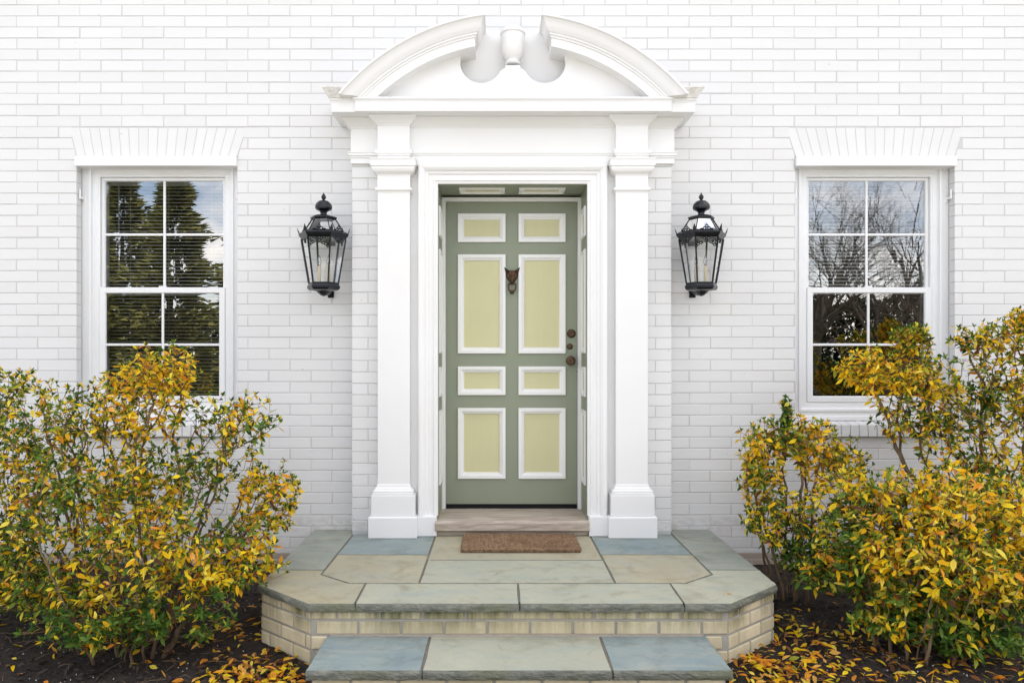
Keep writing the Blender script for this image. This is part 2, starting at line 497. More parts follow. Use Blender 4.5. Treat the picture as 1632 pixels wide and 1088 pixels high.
# ------------------------------------------------------------------ house: wall with its openings
house = empty("brick_house", (0, 0, -0.3))
tag(house, "white painted brick house front with green panelled door and broken arch pediment", "house")
def hp(o, parent=house):
    o.parent = parent
    if parent is house: o.matrix_parent_inverse = Matrix.Translation(-house.location)
    return o
WIN = [(-2.776, -1.752), (1.808, 2.822)]
ARCH = [(-2.820, -1.692), (1.746, 2.880)]
A_TOP, A_BOT = 2.561, 2.375
W_TOP, W_BOT = 2.375, 0.590         # from under the arch to the underside of the brick sill
BAYX0, BAYX1, BAYZ1, BAYY = -0.995, 0.985, 2.30, -0.13
def grid_wall(m, xs, zs, holes, y0, y1):
    for i in range(len(xs)-1):
        for j in range(len(zs)-1):
            cx, cz = (xs[i]+xs[i+1])/2, (zs[j]+zs[j+1])/2
            if any(a < cx < b and c < cz < d for a, b, c, d in holes): continue
            m.box(xs[i], xs[i+1], y0, y1, zs[j], zs[j+1])
e = 0.003
holes = [(a-e, b+e, W_BOT+0.08, W_TOP) for a, b in WIN] + [(-0.50, 0.50, -0.05, 2.20)]
wm = MB()
xs = sorted({-5.2, 5.2, *[v for h in holes for v in h[:2]]}); zs = sorted({-0.75, 4.1, *[v for h in holes for v in h[2:]]})
grid_wall(wm, xs, zs, holes, 0.0022, 0.22)
wall = hp(wm.build("wall", M['mortar'], label="white painted running bond brickwork"))
# the rest of the house outside the picture: upper storey, sides, dark rooms
om = MB(); om.box(-7.5, 7.5, 0.0, 0.22, 4.1, 5.6); om.box(-7.5, -5.2, 0.0, 0.22, -0.75, 4.1); om.box(5.2, 7.5, 0.0, 0.22, -0.75, 4.1)
hp(om.build("upper_wall", M['far']))
sm = MB()
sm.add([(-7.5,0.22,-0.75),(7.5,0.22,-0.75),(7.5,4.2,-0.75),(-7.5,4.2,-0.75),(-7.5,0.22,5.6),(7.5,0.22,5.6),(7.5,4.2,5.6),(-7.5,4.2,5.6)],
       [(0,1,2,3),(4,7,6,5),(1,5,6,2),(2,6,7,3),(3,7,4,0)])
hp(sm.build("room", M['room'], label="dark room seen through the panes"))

COURSE, BL, JT = 0.0706, 0.268, 0.0052
Z0 = 2.565 - COURSE*48
def wall_block(z):
    out = []
    for (a, b), (ta, tb) in zip(WIN, ARCH):
        if A_BOT <= z <= A_TOP:
            f = (z-A_BOT)/(A_TOP-A_BOT); out.append((a+(ta-a)*f, b+(tb-b)*f))
        elif W_BOT < z < A_BOT: out.append((a, b))
    if z < BAYZ1+0.25: out.append((BAYX0+0.06, BAYX1-0.06))
    return sorted(out)
def brick_shape(xl0, xr0, xl1, xr1, z0, z1, yf, yb, bev=0.0022):
    """six sided brick with a chamfered arris round its face; l/r at bottom and top"""
    b = bev
    v = [(xl0,yf+b,z0),(xr0,yf+b,z0),(xr1,yf+b,z1),(xl1,yf+b,z1),
         (xl0+b,yf,z0+b),(xr0-b,yf,z0+b),(xr1-b,yf,z1-b),(xl1+b,yf,z1-b),
         (xl0,yb,z0),(xr0,yb,z0),(xr1,yb,z1),(xl1,yb,z1)]
    f = [(4,5,6,7),(0,1,5,4),(1,2,6,5),(2,3,7,6),(3,0,4,7),(0,8,9,1),(1,9,10,2),(2,10,11,3),(3,11,8,0)]
    return v, f
field = MB(); singles = []
rnd = random.Random(3)
k = -3
while True:
    z0 = Z0 + COURSE*k; z1 = z0 + COURSE - JT
    k += 1
    if z1 > 4.09: break
    off = 0.0 if k % 2 == 0 else BL/2
    bl_0, bl_1 = wall_block(z0+0.001), wall_block(z1-0.001)
    if len(bl_0) != len(bl_1): bl_0 = bl_1 = (bl_0 if len(bl_0) > len(bl_1) else bl_1)
    # free runs between the openings: (left bottom, left top, right bottom, right top)
    runs = []; L0 = L1 = -5.2
    for (a0, b0), (a1, b1) in zip(bl_0, bl_1):
        runs.append((L0, L1, a0, a1)); L0, L1 = b0, b1
    runs.append((L0, L1, 5.2, 5.2))
    for (l0, l1, r0, r1) in runs:
        i0 = math.floor((min(l0,l1)+5.3-off)/BL)-1; i1 = math.ceil((max(r0,r1)+5.3-off)/BL)+1
        for i in range(i0, i1):
            a = -5.3+off+i*BL + rnd.uniform(-.002,.002); b = a+BL-JT
            A0, A1 = max(a, l0+(JT/2 if l0 > -5.1 and l0 != l1 else 0)), max(a, l1+(JT/2 if l0 > -5.1 and l0 != l1 else 0))
            B0, B1 = min(b, r0-(JT/2 if r0 != r1 else 0)), min(b, r1-(JT/2 if r0 != r1 else 0))
            if B0-A0 < 0.012 or B1-A1 < 0.012: continue
            yf = rnd.uniform(-0.0012, 0.0008); dz = rnd.uniform(-.0008,.0008)
            whole = (A0 == a and A1 == a and B0 == b and B1 == b)
            cx = (a+b)/2
            vis = whole and -3.1 < cx < 3.15 and ((z0 > 0.95 and abs(cx) > 1.1) or z0 > 2.75) and z1 < 3.36
            if abs(cx) < 1.15 and z0 < 3.37: vis = False
            if vis: singles.append((a, z0+dz, yf))
            else: 
                v, f = brick_shape(A0, B0, A1, B1, z0+dz, z1+dz, yf, 0.05)
                field.add(v, f)
rnd.shuffle(singles)
singles.sort(key=lambda t: abs(t[0]+BL/2-CAMX)+0.8*abs(t[1]-CAMZ))
protos = []
for q in range(4):
    b = MB(); v, f = brick_shape(0, BL-JT, 0, BL-JT, 0, COURSE-JT, 0, 0.05, 0.0018+0.0003*q); b.add(v, f)
    protos.append(b.mesh("brick", M['brick']))
NB = 215
for q, (a, z, yf) in enumerate(singles):
    if q < NB: hp(link_mesh("brick", protos[q % 4], loc=(a, yf, z)), wall)
    else:
        v, f = brick_shape(a, a+BL-JT, a, a+BL-JT, z, z+COURSE-JT, yf, 0.05); field.add(v, f)
hp(field.build("brickwork", M['brick'], kind="stuff"), wall)

# the projecting brick piers on both sides of the door
for s, (x0, x1) in ((-1, (BAYX0, -0.80)), (1, (0.80, BAYX1))):
    pmb = MB(); pmb.box(x0+0.003, x1-0.003, BAYY+0.0025, 0.02, -0.02, BAYZ1)
    pier = hp(pmb.build("brick_pier", M['mortar']))
    k = 0; rr = random.Random(5)
    kk = math.floor((-0.02-Z0)/COURSE)
    while True:
        z0 = Z0 + COURSE*kk - 0.006; z1 = z0+COURSE-JT; kk += 1
        if z0 > BAYZ1-0.02: break
        z0 = max(z0, 0.003); z1 = min(z1, BAYZ1-0.002)
        if z1-z0 < 0.012: continue
        cut = 0.097 if kk % 2 else 0.17
        if s < 0: pieces = [(x0, x0+cut), (x0+cut+JT, x1-0.01)]
        else: pieces = [(x1-cut, x1), (x0+0.01, x1-cut-JT)]
        for a, b in pieces:
            v, f = brick_shape(a, b, a, b, z0, z1, BAYY+rr.uniform(-.001,.001), 0.0)
            mb = MB(); mb.add(v, f); hp(mb.build("brick", M['brick']), pier)

# flat arches over the windows, brick sills, head trims
for w, ((a, b), (ta, tb)) in enumerate(zip(WIN, ARCH)):
    ab = MB(); ab.prism([(a,A_BOT),(b,A_BOT),(tb,A_TOP),(ta,A_TOP)], 0.0010, 0.06)
    arch = hp(ab.build("window_arch", M['mortar'], label="flat arch of splayed upright bricks over the window"))
    n = 18
    for i in range(n):
        x0, x1 = a+(b-a)*i/n+0.0022, a+(b-a)*(i+1)/n-0.0022
        t0, t1 = ta+(tb-ta)*i/n+0.0022, ta+(tb-ta)*(i+1)/n-0.0022
        mb = MB(); v, f = brick_shape(x0, x1, t0, t1, A_BOT+0.001, A_TOP-JT, -0.0004+rnd.uniform(-.0005,.0005), 0.05, 0.0016); mb.add(v, f)
        hp(mb.build("brick", M['brick']), arch)
    sb = MB(); sb.box(a+0.004, b-0.004, -0.012, 0.10, 0.594, 0.655)
    sill = hp(sb.build("window_sill", M['mortar'], label="sloping sill of white painted bricks on edge"))
    n = 18
    for i in range(n):
        x0, x1 = a+(b-a)*i/n+0.002, a+(b-a)*(i+1)/n-0.002
        z0 = 0.592
        mb = MB(); mb.add([(x0,-0.028,z0),(x1,-0.028,z0),(x1,-0.024,0.668),(x0,-0.024,0.668),(x0,0.09,z0),(x1,0.09,z0),(x1,0.09,0.695),(x0,0.09,0.695)],
               [(0,1,2,3),(3,2,6,7),(0,3,7,4),(1,5,6,2),(0,4,5,1),(4,7,6,5)])
        hp(mb.build("brick", M['brick'], bevel=0.003, seg=1), sill)
    cb = MB(); cb.box(a-0.002, b+0.002, -0.022, 0.085, 2.309, 2.372)
    hp(cb.build("head_trim", M['trim'], bevel=0.003))

# ------------------------------------------------------------------ sash windows (house > window > pieces)
def window(a, b, w):
    FY = 0.066                                   # frame face
    x0, x1 = a-0.002, b+0.002
    zt, zb = 2.372, 0.70
    m = MB()
    # outer frame: flat casing, then a step back to the sash channel
    m.frame(x0, x1, zb, zt, [(0.0, 0.16), (0.0, FY), (0.046, FY), (0.046, FY-0.010), (0.062, FY-0.010), (0.066, FY+0.012), (0.096, FY+0.012), (0.096, FY+0.016), (0.108, FY+0.016), (0.108, 0.20)])
    win = hp(m.build("window", M['vinyl'], bevel=0.002, seg=2, label="white double hung sash window with six over six divided panes" if False else "white double hung sash window"))
    gx0, gx1 = x0+0.108, x1-0.108
    mid = 1.528                                   # centre of the meeting rails
    zt2, zb2 = zt-0.108, zb+0.108
    # upper sash sits behind the lower one
    us = MB(); us.frame(gx0+0.001, gx1-0.001, mid-0.022, zt2-0.001, [(0, 0.125), (0, 0.100), (0.017, 0.100), (0.022, 0.108), (0.022, 0.125)])
    hp(us.build("sash", M['vinyl'], bevel=0.0015, seg=1), win)
    ls = MB(); ls.frame(gx0+0.001, gx1-0.001, zb2-0.002, mid+0.020, [(0, 0.098), (0, 0.075), (0.034, 0.075), (0.039, 0.083), (0.039, 0.098)])
    hp(ls.build("sash", M['vinyl'], bevel=0.0015, seg=1), win)
    lk = MB(); lk.box((gx0+gx1)/2-0.025, (gx0+gx1)/2+0.025, 0.079, 0.097, mid+0.0205, mid+0.030)
    hp(lk.build("sash_lock", M['vinyl'], bevel=0.003), win)
    for (u0, u1, v0, v1, y) in ((gx0+0.023, gx1-0.023, mid+0.0, zt2-0.023, 0.112), (gx0+0.040, gx1-0.040, zb2+0.037, mid-0.019, 0.088)):
        cx, cz = (u0+u1)/2, (v0+v1)/2
        if y > 0.1: cz = (mid+0.02+v1)/2
        for s in (0, 1):
            for r in (0, 1):
                pa, pb = (u0, cx-0.007) if s == 0 else (cx+0.007, u1)
                qa, qb = (v0, cz-0.007) if r == 0 else (cz+0.007, v1)
                g = MB(); jy = [y+rnd.uniform(-.0012, .0012) for _ in range(4)]; g.add([(pa-.006,jy[0],qa-.006),(pb+.006,jy[1],qa-.006),(pb+.006,jy[2],qb+.006),(pa-.006,jy[3],qb+.006)], [(0,1,2,3)])
                hp(g.build("pane", M['glass']), win)
        mv = MB(); mv.ring([(0,v0-.004),(0,v1+.004)], cx-0.008, cx+0.008, y-0.006, y+0.008)
        hp(mv.build("glazing_bar", M['vinyl'], bevel=0.003, seg=1), win)
        for (pa, pb) in ((u0-.004, cx-0.0082), (cx+0.0082, u1+.004)):
            mh = MB(); mh.box(pa, pb, y-0.005, y+0.007, cz-0.008, cz+0.008)
            hp(mh.build("glazing_bar", M['vinyl'], bevel=0.003, seg=1), win)
    sl = MB(); sl.add([(x0+.01,0.045,0.688),(x1-.01,0.045,0.688),(x1-.01,0.20,0.688),(x0+.01,0.20,0.688),(x0+.01,0.045,0.715),(x1-.01,0.045,0.715),(x1-.01,0.20,0.74),(x0+.01,0.20,0.74)],
                      [(0,1,2,3),(4,5,6,7),(0,1,5,4),(1,2,6,5),(2,3,7,6),(3,0,4,7)])
    hp(sl.build("sub_sill", M['vinyl'], bevel=0.004), win)
    # shutter hinge pins left on the frame
    spots = [(x0+0.012, 2.12, 1), (x1-0.012, 2.12, -1), (x0+0.012, 0.875, 1), (x1-0.012, 0.875, -1)]
    for hx, hz, s in spots:
        h = MB(); h.box(hx-0.010, hx+0.010, FY-0.004, FY+0.002, hz-0.03, hz+0.03)
        h.box(hx-0.006, hx+0.006, FY-0.04, FY-0.003, hz-0.010, hz+0.006)
        h.lathe([(0.0065, hz-0.012), (0.0065, hz+0.045), (0.004, hz+0.05)], hx, FY-0.044, 8)
        hp(h.build("hinge_pin", M['trim'], bevel=0.001, seg=1), win)
    return gx0, gx1, zb2, zt2, mid
wdim = [window(a, b, w) for w, (a, b) in enumerate(WIN)]

# ------------------------------------------------------------------ door recess, door
OW, OH, OY = 0.459, 2.160, -0.165            # opening half width, height, face of the casing
DY = 0.150                                   # face of the door frame at the back of the recess
lin = MB()
lin.box(-0.498, -OW, OY+0.014, 0.215, 0.0, OH+0.03); lin.box(OW, 0.498, OY+0.014, 0.215, 0.0, OH+0.03)
lin.box(-OW, OW, OY+0.014, 0.215, OH, OH+0.03)
recess = hp(lin.build("door_recess", M['green'], label="sage green panelled lining of the door recess"))
door = MB()
DX0, DX1, DZ0, DZ1 = -0.4315, 0.4345, 0.128, 2.118
ROWS = [(341, 386), (406, 563), (584, 629), (650, 762)]
COLS = [(730, 805.5), (826.5, 901)]
DYF = 0.172
cells = []
for (a, b) in ROWS:
    for (c, d) in COLS:
        cells.append((X_(c, DYF), X_(d, DYF), Z_(b, DYF), Z_(a, DYF)))
dxs = sorted({DX0, DX1, *[round(v, 5) for c in cells for v in c[:2]]}); dzs = sorted({DZ0, DZ1, *[round(v, 5) for c in cells for v in c[2:]]})
# stiles and rails with open panels
dm = MB(); grid_wall(dm, dxs, dzs, [c for c in cells], DYF, DYF+0.04)
me = dm.mesh("door", M['green'])
dooro = bpy.data.objects.new("door", me); C.objects.link(dooro); hp(dooro)
dooro["label"] = "sage green front door with eight pale yellow panels in white mouldings"
for (x0, x1, z0, z1) in cells:
    p = MB(); p.box(x0+0.002, x1-0.002, DYF+0.012, DYF+0.03, z0+0.002, z1-0.002)
    hp(p.build("panel", M['cream']), dooro)
    f = MB(); f.frame(x0-0.001, x1+0.001, z0-0.001, z1+0.001,
            [(0, DYF+0.012), (0, DYF-0.012), (0.002, DYF-0.014), (0.020, DYF-0.014), (0.0205, DYF-0.008), (0.026, DYF-0.007), (0.033, DYF-0.001), (0.036, DYF-0.001), (0.0365, DYF+0.006), (0.041, DYF+0.0125)])
    hp(f.build("moulding", M['doorwhite']), dooro)
# white frame round the door
def inv_u(m, prof, w0, w1, h, z0):
    """prof = [(outward offset, y)] swept up one leg, across and down the other"""
    vs = []
    for o, y in prof: vs += [(w0-o, y, z0), (w0-o, y, h+o), (w1+o, y, h+o), (w1+o, y, z0)]
    fs = []
    for k in range(len(prof)-1):
        a, b = 4*k, 4*k+4
        for j in range(3): fs.append((a+j, a+j+1, b+j+1, b+j))
    return m.add(vs, fs)
fm = MB(); inv_u(fm, [(0.0, 0.20), (0.0, DY+0.006), (0.004, DY), (0.012, DY), (0.014, DY-0.006), (0.0245, DY-0.006), (0.0245, 0.20)], DX0-0.002, DX1+0.002, DZ1+0.003, 0.098)
hp(fm.build("door_frame", M['trim']))
gp = MB(); gp.box(DX0, DX1, DYF+0.004, DYF+0.05, 0.10, 0.127)  # near-black strip whose colour stands in for shade in the under-door gap
hp(gp.build("under_door_shade", M['dark']))
bk = MB(); bk.box(-0.498, 0.498, 0.216, 0.222, 0.0, 2.2)
hp(bk.build("door_backing", M['dark']))
# lining panels: the same four rows on each side, two overhead
def lining(mp, u0, u1, v0, v1):
    f = MB(); f.frame(u0, u1, v0, v1, [(0, 0.0), (0, -0.009), (0.012, -0.011), (0.020, -0.005), (0.034, -0.002), (0.036, -0.0005)], mp)
    hp(f.build("moulding", M['doorwhite']), recess)
    p = MB(); a = [mp(u0+.03, v0+.03, -0.0008), mp(u1-.03, v0+.03, -0.0008), mp(u1-.03, v1-.03, -0.0008), mp(u0+.03, v1-.03, -0.0008)]
    b = [mp(u0+.03, v0+.03, 0.001), mp(u1-.03, v0+.03, 0.001), mp(u1-.03, v1-.03, 0.001), mp(u0+.03, v1-.03, 0.001)]
    p.add(a+b, [(0,1,2,3),(4,7,6,5),(0,4,5,1),(1,5,6,2),(2,6,7,3),(3,7,4,0)])
    hp(p.build("panel", M['cream']), recess)
zr = [(c[2], c[3]) for c in cells[::2]]
for (z0, z1) in zr:
    lining(lambda u, v, d: (-OW - d, u, v), OY+0.075, DY-0.055, z0, z1)
    lining(lambda u, v, d: (OW + d, u, v), OY+0.075, DY-0.055, z0, z1)
for (u0, u1) in ((-0.335, -0.045), (0.045, 0.335)):
    lining(lambda u, v, d: (u, v, OH + d), u0, u1, OY+0.10, DY-0.075)
# stone threshold
def rough_block(m, x0, x1, y0, y1, z0, z1, amp, seed, n=26):
    """block with a slightly riven front face"""
    rows = [0, 0.25, 0.5, 0.75, 1.0]; vs = []
    for r in rows:
        for i in range(n+1):
            x = x0+(x1-x0)*i/n
            y = y0 + amp*mnoise.noise(Vector((x*14, r*2.2, seed))) + amp*0.6*mnoise.noise(Vector((x*40, r*4, seed+9)))
            if r == 1.0: y += 0.006
            vs.append((x, y, z0+(z1-z0)*r))
    fs = []
    for j in range(len(rows)-1):
        for i in range(n): a = j*(n+1)+i; fs.append((a, a+1, a+n+2, a+n+1))
    t = len(vs); top = (len(rows)-1)*(n+1)
    vs += [(x0, y1, z0), (x1, y1, z0), (x1, y1, z1), (x0, y1, z1)]
    fs.append(tuple([top+i for i in range(n+1)] + [t+2, t+3]))
    fs.append(tuple([i for i in range(n, -1, -1)] + [t, t+1]))
    fs.append((0,)+tuple(j*(n+1) for j in range(1, len(rows)))+(t+3, t))
    fs.append((n, t+1, t+2)+tuple(j*(n+1)+n for j in range(len(rows)-1, 0, -1)))
    return m.add(vs, fs)
th = MB(); rough_block(th, -0.475, 0.468, -0.205, 0.185, 0.038, 0.096, 0.004, 2.0)
hp(th.build("threshold", M['sill'], label="purplish brown stone threshold"))
th2 = MB(); rough_block(th2, -0.472, 0.464, -0.172, 0.10, 0.003, 0.0375, 0.004, 6.0)
hp(th2.build("threshold_bed", M['sill']))

# knocker: a fox head with a hanging ring
kx, kz = X_(816, DYF), Z_(441, DYF)
km = MB()
prof = []
nb = 14
head = MB()
def fox(u, v):        # outline half width of the head at height v (0 chin .. 1 brow)
    return float(np.interp(v, [0, .2, .4, .6, .8, 1], [.013, .021, .034, .041, .041, .030]))
rows = [i/10 for i in range(11)]
vs = []; 
for v in rows:
    hw = fox(0, v)
    for i in range(13):
        a = -1 + 2*i/12
        bul = (1-a*a)**0.5*0.030*(0.55+0.45*math.sin(math.pi*min(1, v*0.9+0.1)))
        snout = 0.022*math.exp(-(a*2.6)**2)*math.exp(-((v-0.25)*3.0)**2)
        eye = -0.015*math.exp(-((abs(a)-0.42)*6)**2)*math.exp(-((v-0.62)*8)**2)
        brow = 0.011*math.exp(-((abs(a)-0.45)*5)**2)*math.exp(-((v-0.78)*9)**2)
        vs.append((kx+a*hw, DYF-0.004-bul-snout-eye*-1 if False else DYF-0.004-(bul+snout+eye+brow), kz-0.047+0.086*v))
fs = []
for j in range(10):
    for i in range(12): q = j*13+i; fs.append((q, q+1, q+14, q+13))
head.add(vs, fs)
for s in (-1, 1):   # ears
    head.add([(kx+s*0.008, DYF-0.014, kz+0.032), (kx+s*0.042, DYF-0.012, kz+0.018), (kx+s*0.052, DYF-0.018, kz+0.062), (kx+s*0.028, DYF-0.030, kz+0.034), (kx+s*0.026, DYF-0.002, kz+0.03)],
             [(0,3,2),(3,1,2),(1,4,2),(4,0,2)])
kn = hp(head.build("knocker", M['bronze'], dooro, smooth=True, label="bronze fox head door knocker with hanging ring"), dooro)
ringpts = []
for i in range(19):
    t = math.pi*i/18
    w = 0.026 + 0.008*math.sin(t*2-0.4) if False else 0.024+0.010*math.sin(t)**2
    ringpts.append((kx - math.cos(t)*w, DYF-0.022-0.006*math.sin(t), kz-0.050 - 0.053*math.sin(t)**1.1))
rg = MB(); rg.tube(ringpts, 0.0052, 8); rg.lathe([(0.0, kz-0.110), (0.008, kz-0.108), (0.0115, kz-0.100), (0.008, kz-0.092), (0.0, kz-0.091)], kx, DYF-0.030, 12)
rg.tube([(kx-0.027, DYF-0.022, kz-0.050), (kx+0.027, DYF-0.022, kz-0.050)], 0.0045, 8)
hp(rg.build("knocker_ring", M['bronze'], dooro, smooth=True), dooro)
st = MB(); st.lathe([(0.012, kz-0.112), (0.012, kz-0.09)], kx, DYF-0.006, 10)
hp(st.build("strike_plate", M['bronze'], dooro, smooth=True), dooro)
def disc(name, px, py, prof, seg=24, flutes=0, lab=None):
    """turned fitting on the door face: prof = [(radius, height off the door)]"""
    cx, cz = X_(px, DYF), Z_(py, DYF); m = MB(); vs = []
    for r, h in prof:
        for i in range(seg):
            a = 2*math.pi*i/seg
            k = 1.0
            if flutes and h > 0.02 and r > 0.006: k = 1 + 0.07*math.cos(a*flutes)
            vs.append((cx+r*k*math.cos(a), DYF-h, cz+r*k*math.sin(a)))
    fs = []
    for j in range(len(prof)-1):
        for i in range(seg): i2 = (i+1) % seg; fs.append((j*seg+i, j*seg+i2, (j+1)*seg+i2, (j+1)*seg+i))
    fs.append(tuple((len(prof)-1)*seg+i for i in range(seg)))
    m.add(vs, fs)
    o = hp(m.build(name, M['bronze'], dooro, label=lab), dooro)
    autosmooth(o, 30); return o
disc("deadbolt", 910.5, 531.5, [(0.029, 0), (0.029, 0.004), (0.024, 0.010), (0.020, 0.011), (0.018, 0.018), (0.010, 0.019), (0.004, 0.017)])
disc("lock_cylinder", 908, 552, [(0.020, 0), (0.020, 0.004), (0.016, 0.008), (0.012, 0.010), (0.003, 0.010)])
disc("door_knob", 909, 574.5, [(0.031, 0), (0.031, 0.004), (0.020, 0.010), (0.012, 0.016), (0.012, 0.03), (0.026, 0.036), (0.031, 0.046), (0.028, 0.056), (0.016, 0.061), (0.008, 0.059), (0.002, 0.062)], 48, 12)
disc("keyhole", 920, 592, [(0.005, 0), (0.005, 0.003), (0.001, 0.003)], 12)

# ------------------------------------------------------------------ door surround
back = MB()      # flat boards behind pilasters, frieze body
PY = -0.142
back.box(-0.66, -0.499, PY, 0.0, 0.0, 2.285); back.box(0.499, 0.66, PY, 0.0, 0.0, 2.285)
sur = hp(back.build("door_surround", M['trim'], bevel=0.002, label="white classical door surround with broken segmental pediment and urn"))
# casing with its moulded profile
cm = MB()
inv_u(cm, [(0.0008, OY+0.0135), (0, OY+0.006), (0.006, OY), (0.016, OY), (0.019, OY-0.007), (0.026, OY-0.007), (0.029, OY+0.001), (0.056, OY+0.001), (0.060, OY-0.008), (0.066, OY-0.010), (0.074, OY-0.010), (0.082, OY-0.022), (0.096, OY-0.030), (0.108, OY-0.031), (0.119, OY-0.027), (0.119, PY+0.005)], -OW, OW, OH, 0.122)
hp(cm.build("casing", M['trim'], bevel=0.0012, seg=1), sur)
for s in (-1, 1):
    x0, x1 = sorted((s*0.4665, s*0.594))
    b = MB(); b.ring([(0, 0.002), (0, 0.121), (-0.006, 0.127)], x0, x1, -0.197, 0.0)
    hp(b.build("plinth_block", M['trim'], bevel=0.003), sur)
# pilasters
PX = 0.7265
for s in (-1, 1):
    c = s*PX
    SY = -0.205
    p = MB(); p.box(c-0.098, c+0.098, SY, PY+0.02, 0.30, 2.118)
    hp(p.build("pilaster_shaft", M['trim'], bevel=0.003), sur)
    p = MB(); p.ring([(0, 0.132), (0, 0.257), (-0.004, 0.262)], c-0.133, c+0.133, -0.236, -0.10)
    hp(p.build("pedestal", M['trim'], bevel=0.003), sur)
    p = MB(); p.ring([(0, 0.002), (0, 0.126), (-0.007, 0.132)], c-0.148, c+0.146, -0.250, -0.10)
    hp(p.build("plinth", M['trim'], bevel=0.003), sur)
    p = MB(); p.ring([(0.028, 0.262), (0.028, 0.270), (0.022, 0.272), (0.025, 0.279), (0.022, 0.287), (0.014, 0.290), (0.014, 0.296), (0.005, 0.305), (0.003, 0.318), (0.0005, 0.322)], c-0.0985, c+0.0985, SY-0.0005, -0.12)
    hp(p.build("base_moulding", M['trim'], bevel=0.001, seg=1), sur)
    p = MB(); p.ring([(0.0005, 2.096), (0.004, 2.106), (0.012, 2.110), (0.014, 2.118), (0.012, 2.126), (0.0015, 2.128)], c-0.098, c+0.098, SY, -0.12)
    hp(p.build("astragal", M['trim'], bevel=0.001, seg=1), sur)
    p = MB(); p.ring([(0.001, 2.1275), (0.001, 2.198), (0.004, 2.207), (0.012, 2.214), (0.024, 2.222), (0.031, 2.236), (0.032, 2.252), (0.038, 2.254), (0.038, 2.290), (0.042, 2.292), (0.042, 2.299)], c-0.0985, c+0.0985, SY, -0.12)
    hp(p.build("capital", M['trim'], bevel=0.0012, seg=1), sur)
    # entablature block over the pilaster
    p = MB(); p.ring([(0, 2.300), (0, 2.322), (0.006, 2.324), (0.006, 2.332), (0.014, 2.336), (0.014, 2.350), (0.017, 2.352), (0.017, 2.358), (0, 2.360), (0, 2.505)], c-0.098, c+0.098, -0.207, -0.10)
    hp(p.build("frieze_block", M['trim'], bevel=0.0012, seg=1), sur)
    # wing beyond the pilaster, above the brick pier
    x0, x1 = sorted((s*0.999, s*0.80))
    p = MB(); p.ring([(0, 2.289), (0, 2.322), (0.006, 2.324), (0.006, 2.334), (0.013, 2.336), (0.013, 2.350), (0.017, 2.352), (0.017, 2.358), (0, 2.360), (0, 2.505)], x0, x1, -0.150, 0.0)
    hp(p.build("frieze_wing", M['trim'], bevel=0.0012, seg=1), sur)
    # bed mouldings
    BED = [(0, 2.504), (0.004, 2.507), (0.006, 2.513), (0.016, 2.520), (0.026, 2.532), (0.040, 2.543), (0.047, 2.548), (0.049, 2.5595)]
    p = MB(); p.ring(BED, c-0.098, c+0.098, -0.207, -0.10)
    hp(p.build("bed_moulding", M['trim'], bevel=0.001, seg=1), sur)
    p = MB(); p.ring(BED, x0, x1, -0.150, 0.0)
    hp(p.build("bed_moulding", M['trim'], bevel=0.001, seg=1), sur)
fr = MB(); fr.ring([(0, 2.272), (0, 2.333), (0.005, 2.335), (0.005, 2.343), (0.010, 2.345), (0.010, 2.356), (0, 2.360), (0, 2.505)], -0.64, 0.64, -0.168, 0.0)
hp(fr.build("frieze", M['trim'], bevel=0.0012, seg=1), sur)
p = MB(); p.ring(BED, -0.64, 0.64, -0.168, 0.0)
hp(p.build("bed_moulding", M['trim'], bevel=0.001, seg=1), sur)
# corona: wide shelf, its middle a little forward, crown on the two ends
CY = -0.290
co = MB(); co.ring([(0, 2.560), (0, 2.617), (0.003, 2.619), (0.003, 2.626), (0.009, 2.629), (0.010, 2.636), (0.008, 2.640)], -1.088, 1.088, CY, 0.0)
hp(co.build("cornice", M['trim'], bevel=0.0012, seg=1), sur)
EX = 0.944
co = MB(); co.ring([(0, 2.5605), (0, 2.618), (0.003, 2.620), (0.003, 2.627), (0.010, 2.630), (0.011, 2.638), (0.008, 2.6435)], -EX, EX, CY-0.016, -0.20)
hp(co.build("cornice_face", M['trim'], bevel=0.0012, seg=1), sur)
CROWN = [(0.010, 2.6405), (0.013, 2.642), (0.018, 2.652), (0.028, 2.668), (0.037, 2.680), (0.044, 2.690), (0.047, 2.692), (0.047, 2.699)]
for s in (-1, 1):
    # end pieces of crown stop against the springing of the curved pediment
    m = MB(); vs = []
    for pj, z in CROWN:
        xo = s*(1.088+pj); xi = s*(0.93)
        vs += [(xo, 0.0, z), (xo, CY-pj, z), (xi, CY-pj, z), (xi, 0.0, z)]
    fs = []
    for k in range(len(CROWN)-1):
        a, b = 4*k, 4*k+4
        for j in range(4): j2 = (j+1) % 4; fs.append((a+j, a+j2, b+j2, b+j))
    t = 4*(len(CROWN)-1); fs += [(0,1,2,3), (t,t+1,t+2,t+3)]
    m.add(vs, fs)
    hp(m.build("crown_return", M['worn'], bevel=0.001, seg=1), sur)
